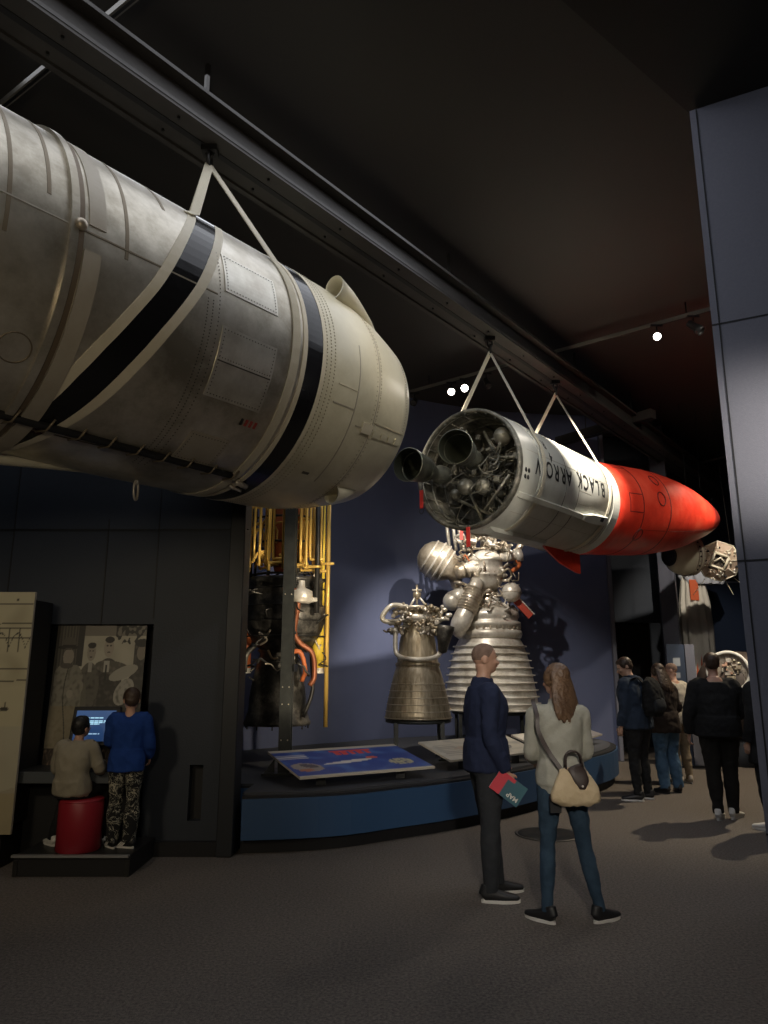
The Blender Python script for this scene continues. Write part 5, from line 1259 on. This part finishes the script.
def person(label, loc, az, H, S, skin, hairm, style, top, trousers, shoem, solem=None, w=1.0, dpt=1.0, top_bulk=.007, hem=-.03, collar=None, sleeve=1.0, leg_bulk=.006, flare=0, belly=0, curl=.5, voxel=.009, head_k=1.0, seed=1, palm=None, topname='jumper', fold=.006, stripes=False, shoek=1.0, gap=False, hood=None, heelup=(0, 0)):
    g = G(); bw = w * .94
    torso(g, S, H, bw, dpt * .94, 0, belly=belly)
    for s_ in 'LR':
        arm(g, S, s_, H, w * .96); leg(g, S, s_, H, w * .93); hand(g, S, s_, H, curl, palm=palm.get(s_) if palm else None)
        an = S['ank' + s_]; fx = Matrix.Rotation(-R(S['toe' + s_]), 3, 'Z')
        g.loft([an + V(0, 0, 0), an + V(0, 0, -.018 * H), an + fx @ V(0, .05 * H, -.028 * H), an + fx @ V(0, .09 * H, -.030 * H)], [(.018 * H, .018 * H), (.017 * H, .02 * H), (.019 * H, .010 * H), (.014 * H, .006 * H)], M_skin, (1, 0, 0), 12, 2)
    head(g, S, H, head_k)
    root = solidify(g, 'person', min(voxel, .0075), [skin], 0, 9, 3)
    root.location = loc; root.rotation_euler = (0, 0, -R(az)); tag(root, label, 'person')
    face_bits(root, S, H, head_k)
    if style: hair(root, S, H, style, hairm, head_k, voxel * .8, seed)
    # top
    g = G(); torso(g, S, H, w, dpt, top_bulk, belly=belly)
    right = (S['shR'] - S['shL']).normalized(); pv = S['pelvis']
    g.loft([S['waist'], pv.lerp(S['waist'], .35), pv + V(0, 0, hem * H)], [((.090 + belly * .5 + top_bulk) * H * w, (.066 + belly + top_bulk) * H * dpt), ((.100 + top_bulk) * H * w, (.072 + belly * .7 + top_bulk) * H * dpt), ((.102 + top_bulk) * H * w, (.074 + top_bulk) * H * dpt)], None, right, 24, 4, 2.3)
    for s_ in 'LR': arm(g, S, s_, H, w, top_bulk * .9, .97, sleeve)
    if collar: g.loft([S['neck'] + V(0, 0, -.05 * H), S['neck'] + V(0, 0, -.01 * H), S['neck'] + V(0, .003 * H, .030 * H)], [(.064 * H, .058 * H), (.051 * H, .051 * H), (.040 * H, .043 * H)], None, (1, 0, 0), 16, 3)
    if hood: g.ball(S['neck'] + V(0, -.05 * H, -.015 * H), (.06 * H, .035 * H, .040 * H), top)
    o = solidify(g, topname, voxel, [top], fold, 9, 4, root, seed)
    if collar and collar is not True:
        g = G(); g.loft([S['neck'] + V(0, -.003 * H, -.004 * H), S['neck'] + V(0, .002 * H, .022 * H)], [(.040 * H, .041 * H), (.036 * H, .039 * H)], None, (1, 0, 0), 16, 2); solidify(g, 'collar', .007, [collar], 0, 9, 2, root)
    # trousers
    g = G(); g.loft([pv + V(0, 0, -.055 * H), pv, pv.lerp(S['waist'], .55)], [((.088 + leg_bulk) * H * w, (.066 + leg_bulk) * H * dpt), ((.097 + leg_bulk) * H * w, (.069 + leg_bulk) * H * dpt), ((.087 + leg_bulk) * H * w, (.062 + leg_bulk) * H * dpt)], None, right, 22, 3, 2.3)
    for s_ in 'LR': leg(g, S, s_, H, w, leg_bulk, 1.03, flare)
    solidify(g, 'trousers', voxel, [trousers], fold * .8, 11, 3, root, seed + 3)
    for i, s_ in enumerate('LR'): shoe(root, S, s_, H, shoem, solem or M_soleD, shoek, stripes, heelup[i])
    return root

# ---- 1: man in the navy jumper, seen in profile, facing right
c_navy = cloth('cloth_navy', (.014, .019, .045), (.020, .027, .060)); c_blk = cloth('cloth_black', (.010, .010, .011), (.018, .018, .018)); c_char = cloth('cloth_charcoal', (.022, .024, .028), (.032, .034, .038))
c_jean = cloth('denim_dark', (.020, .038, .062), (.035, .062, .095)); c_jean2 = cloth('denim_mid', (.05, .10, .17), (.09, .16, .25)); c_grey = cloth('knit_grey', (.30, .295, .25), (.36, .35, .30), 50)
c_jack = cloth('jacket_navy', (.020, .030, .050), (.030, .042, .066)); c_brown = cloth('coat_brown', (.028, .020, .016), (.042, .030, .024)); c_beige = cloth('jacket_beige', (.40, .36, .30), (.46, .42, .35)); c_khaki = cloth('khaki', (.24, .19, .13), (.30, .24, .17))
c_boyg = cloth('boy_grey', (.25, .225, .17), (.30, .27, .21)); c_boyb = cloth('boy_blue', (.012, .042, .20), (.018, .058, .26)); c_green = cloth('green_top', (.015, .05, .035)); M_camo = camo_mat()
M_shoeb = mat('shoe_black', (.012, .012, .013), .5); M_shoew = mat('shoe_white', (.60, .58, .54), .6); M_shoet = mat('shoe_tan', (.45, .40, .34), .6)
H1 = 1.79
S1 = skeleton(H1, yaw=-8, pitch=2, kneeL=(-.055, .02, .285), kneeR=(.05, -.005, .285), ankL=(-.060, .050, .045), ankR=(.050, -.010, .045), toeL=-6, toeR=8, elR=(.128, -.018, .635), wrR=(.118, .045, .49), elL=(-.120, .0, .635), wrL=(-.08, .075, .52))
person('man in a navy jumper in profile holding a folded map, at the middle', (.755, 5.55, 0), 82, H1, S1, M_skin2, M_hairshort, 'cropped', c_navy, c_char, M_shoeb, M_sole, w=1.05, dpt=1.12, top_bulk=.009, hem=-.045, collar=True, curl=.9, voxel=.009, seed=2, fold=.005, palm={'R': (-1, .2, 0)})
# folded map in his right hand
T = thing('folded_map', 'folded red and teal museum map in the hand of the man in navy', 'map', (.865, 5.325, .775))
def mapfn(u, v):
    if u < .36 or (v > .8 and u < .6): return (.50, .03, .05)
    return lerp((.02, .07, .10), (.03, .11, .14), u)
MM = Matrix.Rotation(R(0), 4, 'Z') @ Matrix.Rotation(R(90), 4, 'X') @ Matrix.Rotation(R(-36), 4, 'Z')
print_panel('cover', .23, .15, 30, 20, mapfn, .006, T, Matrix.Translation((0.01, 0, 0)) @ MM, back=M_white)
tm = text_mesh('cover_lettering', 'MAP', .045, M_white, T, lambda co: Matrix.Translation((0.01, 0, 0)) @ MM @ Matrix.Translation((.055, -.035, .0015)) @ Matrix.Rotation(PI, 4, 'Z') @ co, .0, .0008)
# ---- 2: woman in grey knit, from behind
H2 = 1.63
S2 = skeleton(H2, yaw=-38, pitch=4, hipL=(-.050, 0, .515), hipR=(.050, 0, .515), kneeL=(-.062, .018, .285), kneeR=(.085, .012, .285), ankL=(-.085, -.01, .045), ankR=(.125, -.02, .045), toeL=-38, toeR=62, elL=(-.118, .02, .640), wrL=(-.085, .105, .60), elR=(.118, .01, .640), wrR=(.085, .10, .60))
root2 = person('woman with long brown hair in a grey knit top, seen from behind', (1.19, 5.08, 0), -4, H2, S2, M_skin, M_hairbrn, 'long', c_grey, c_jean, M_shoeb, M_sole, w=.93, dpt=.96, top_bulk=.008, collar=True, hem=-.012, leg_bulk=.002, voxel=.009, seed=5, fold=.006, shoek=.95)
g = G(); g.box((-.085, -.130, .735), (.075, .012, .11), M_shoeb, bev=.004); g.build('back_pocket_phone', root2)
M_bag = mat('bag_canvas', (.46, .36, .22), .75, bump=(60, .3), var=(.52, .41, .26), vscale=8); M_leather = mat('bag_leather', (.035, .022, .018), .45)
T = thing('handbag', 'beige canvas shoulder bag with dark flap on the hip of the woman', 'bag', (1.235, 4.90, .735))
g = G()
g.loft([(.0, 0, .0), (.0, 0, .03), (0, 0, .10), (-.01, 0, .18), (-.02, 0, .235)], [(.10, .035), (.155, .055), (.150, .055), (.105, .040), (.075, .018)], M_bag, (1, 0, 0), 24, 4, 2.6)
solidify(g, 'bag_body', .007, [M_bag], .004, 14, 2, T, 4)
g = G(); g.loft([(.035, -.052, .105), (.035, -.050, .15), (.02, -.040, .20), (.0, -.012, .240)], [(.020, .006), (.045, .007), (.052, .008), (.055, .02)], M_leather, (1, 0, 0), 16, 3); g.ball((.035, -.062, .125), (.007, .004, .007), M_nickel, 8, 6); g.build('flap', T)
for yy in (-.02, .02): g = G(); g.tube([(-.055, yy, .225), (-.05, yy, .30), (-.01, yy, .335), (.04, yy, .31), (.055, yy, .235)], .006, M_leather, 8, sub=5); g.build('handle', T)
# strap over the back up to the left shoulder (world points relative to bag)
g = G(); sp = [(-.085, .0, .225), (-.155, .02, .33), (-.215, .025, .46), (-.215, .05, .56), (-.22, .13, .640), (-.20, .22, .655)]
flat_strap(g, catmull([Vector(p) for p in sp], [0] * 6, 6)[0], (1, 0, .3), .014, .002, M_leather); g.build('shoulder_strap', T)
# ---- 3: man in the navy jacket with a backpack
H3 = 1.76
S3 = skeleton(H3, lean=7, yaw=-30, pitch=24, toeL=-30, toeR=-14, ankL=(-.075, -.005, .045), ankR=(.06, -.012, .045), wrL=(-.125, .06, .50), wrR=(.10, .12, .55))
S3['head'] = S3['head'] + V(-.02, .02, -.02)
person('man in a dark blue jacket with orange collar and a backpack, looking down', (3.22, 9.44, 0), -42, H3, S3, M_skin, M_hairdk, 'short', c_jack, c_blk, M_shoeb, M_sole, w=1.06, dpt=1.1, top_bulk=.015, hem=-.045, collar=cloth('collar_orange', (.50, .16, .04)), voxel=.011, seed=8, topname='jacket', fold=.009, hood=True)
T = thing('backpack', 'black backpack on the back of the man in the blue jacket', 'backpack', (3.36, 9.24, 1.02), (0, 0, R(35)))
g = G(); g.loft([(0, 0, 0), (0, -.01, .10), (0, -.01, .26), (0, .02, .40), (0, .05, .45)], [(.12, .07), (.155, .10), (.15, .095), (.12, .065), (.05, .03)], c_blk, (1, 0, 0), 22, 4, 2.8); solidify(g, 'pack_body', .010, [c_blk], .006, 12, 2, T, 2)
g = G(); g.loft([(0, -.08, .05), (0, -.10, .12), (0, -.09, .22)], [(.10, .03), (.115, .035), (.10, .02)], c_char, (1, 0, 0), 18, 3, 2.8); g.build('front_pocket', T)
for sx in (-1, 1): g = G(); flat_strap(g, catmull([Vector((sx * .09, .06, .40)), Vector((sx * .10, .13, .46)), Vector((sx * .12, .24, .40)), Vector((sx * .14, .26, .22))], [0] * 4, 4)[0], (1, 0, 0), .025, .006, c_blk); g.build('strap', T)
# ---- 4: woman with long brown hair in a dark coat and jeans
H4 = 1.66
S4 = skeleton(H4, lean=5, yaw=-20, pitch=18, toeL=-10, toeR=25, ankR=(.075, -.01, .045), elR=(.15, .02, .65), wrR=(.11, .10, .60))
person('woman in a dark brown jacket and blue jeans with long brown hair', (3.76, 9.95, 0), -18, H4, S4, M_skin, M_hairdk, 'long', c_brown, c_jean2, M_shoeb, None, w=1.1, dpt=1.1, top_bulk=.014, hem=-.07, voxel=.011, seed=12, topname='jacket', leg_bulk=.008, flare=.006, fold=.009)
# ---- 5: person in a pale jacket and khaki trousers
H5 = 1.68
S5 = skeleton(H5, lean=5, yaw=-25, pitch=15, toeL=-5, toeR=20)
person('person in a pale jacket and khaki trousers behind the brown-haired woman', (4.25, 10.72, 0), -20, H5, S5, M_skin2, M_hairshort, 'cropped', c_beige, c_khaki, M_shoet, M_sole, w=1.05, dpt=1.05, top_bulk=.013, hem=-.045, voxel=.011, seed=15, topname='jacket', fold=.008)
# ---- 6: broad man all in black
H6 = 1.77
S6 = skeleton(H6, yaw=6, pitch=0, toeL=22, toeR=38, ankL=(-.045, -.01, .045), ankR=(.055, .035, .045), kneeL=(-.050, .0, .285), kneeR=(.052, .015, .285), shL=(-.110, -.004, .79), shR=(.110, -.004, .79), elL=(-.160, -.005, .64), wrL=(-.165, .035, .50), elR=(.16, .02, .64), wrR=(.12, .11, .60))
person('broad man in a black top and black trousers, seen from behind', (3.70, 8.25, 0), 10, H6, S6, M_skin2, M_hairdk, 'short', c_blk, cloth('trousers_black', (.013, .012, .010), (.020, .018, .015)), M_shoew, M_sole, w=1.18, dpt=1.25, top_bulk=.013, hem=-.04, belly=.01, voxel=.011, seed=18, leg_bulk=.006, topname='top', shoek=1.05)
# ---- 7: figure in black half hidden by the right wall
H7 = 1.74
S7 = skeleton(H7, yaw=-20, toeL=-20, toeR=10)
person('person in a long black coat and white shoes half hidden by right wall', (3.98, 7.74, 0), -22, H7, S7, M_skin, M_hairdk, 'short', c_blk, c_blk, M_shoew, M_sole, w=1.06, dpt=1.1, top_bulk=.016, hem=-.16, voxel=.012, seed=21, topname='coat')
# ---- 8: small far figure near the capsule
H8 = 1.50
S8 = skeleton(H8, yaw=0)
person('small dark-haired visitor in a green top by the round capsule', (5.38, 12.05, 0), 15, H8, S8, M_skin, M_hairblk, 'short', c_green, c_blk, M_shoeb, None, w=1.05, dpt=1.0, top_bulk=.012, voxel=.013, seed=24, topname='top')
# ---- 9: standing boy in blue
H9 = 1.27
S9 = skeleton(H9, yaw=-14, pitch=8, head=(0, .010, .922), toeL=-30, toeR=-62, ankL=(-.055, 0, .045), ankR=(.05, -.015, .045), elL=(-.125, .03, .66), wrL=(-.115, .14, .62), elR=(.135, .01, .65), wrR=(.13, .08, .55), shL=(-.105, -.004, .80), shR=(.105, -.004, .80))
person('boy in a blue long-sleeved top and patterned trousers standing at the screen', (-2.165, 6.33, .157), -8, H9, S9, M_skin2, M_hairdk, 'short', c_boyb, M_camo, M_shoeb, M_sole, w=1.0, dpt=1.0, top_bulk=.016, hem=-.055, head_k=1.18, voxel=.0085, seed=27, leg_bulk=.009, flare=.010, stripes=True, shoek=1.1, topname='top')
# ---- 10: seated boy in grey
H10 = 1.24
zs = .56 / H10 + .055
S10 = skeleton(H10, pelvis=(0, -.01, zs), hipL=(-.055, .02, zs - .01), hipR=(.055, .02, zs - .01), kneeL=(-.13, .20, zs - .03), kneeR=(.10, .21, zs - .03), ankL=(-.17, .10, .172), ankR=(.12, .17, .172), waist=(0, -.035, zs + .08), chest=(0, -.02, zs + .19), shL=(-.105, .0, zs + .265), shR=(.105, .0, zs + .265), neck=(0, .012, zs + .285), head=(.0, .045, zs + .385), elL=(-.155, .04, zs + .12), wrL=(-.10, .16, zs + .12), elR=(.155, .04, zs + .12), wrR=(.10, .17, zs + .14), toeL=-50, toeR=20, pitch=-10, yaw=4)
person('boy in a grey sweatshirt sitting on the red drum stool, from behind', (-2.565, 6.25, 0), 6, H10, S10, M_skin2, M_hairblk, 'short', c_boyg, c_blk, M_shoew, M_sole, w=1.08, dpt=1.1, top_bulk=.013, hem=-.02, head_k=1.16, voxel=.0085, seed=30, leg_bulk=.010, topname='sweatshirt', shoek=1.1)
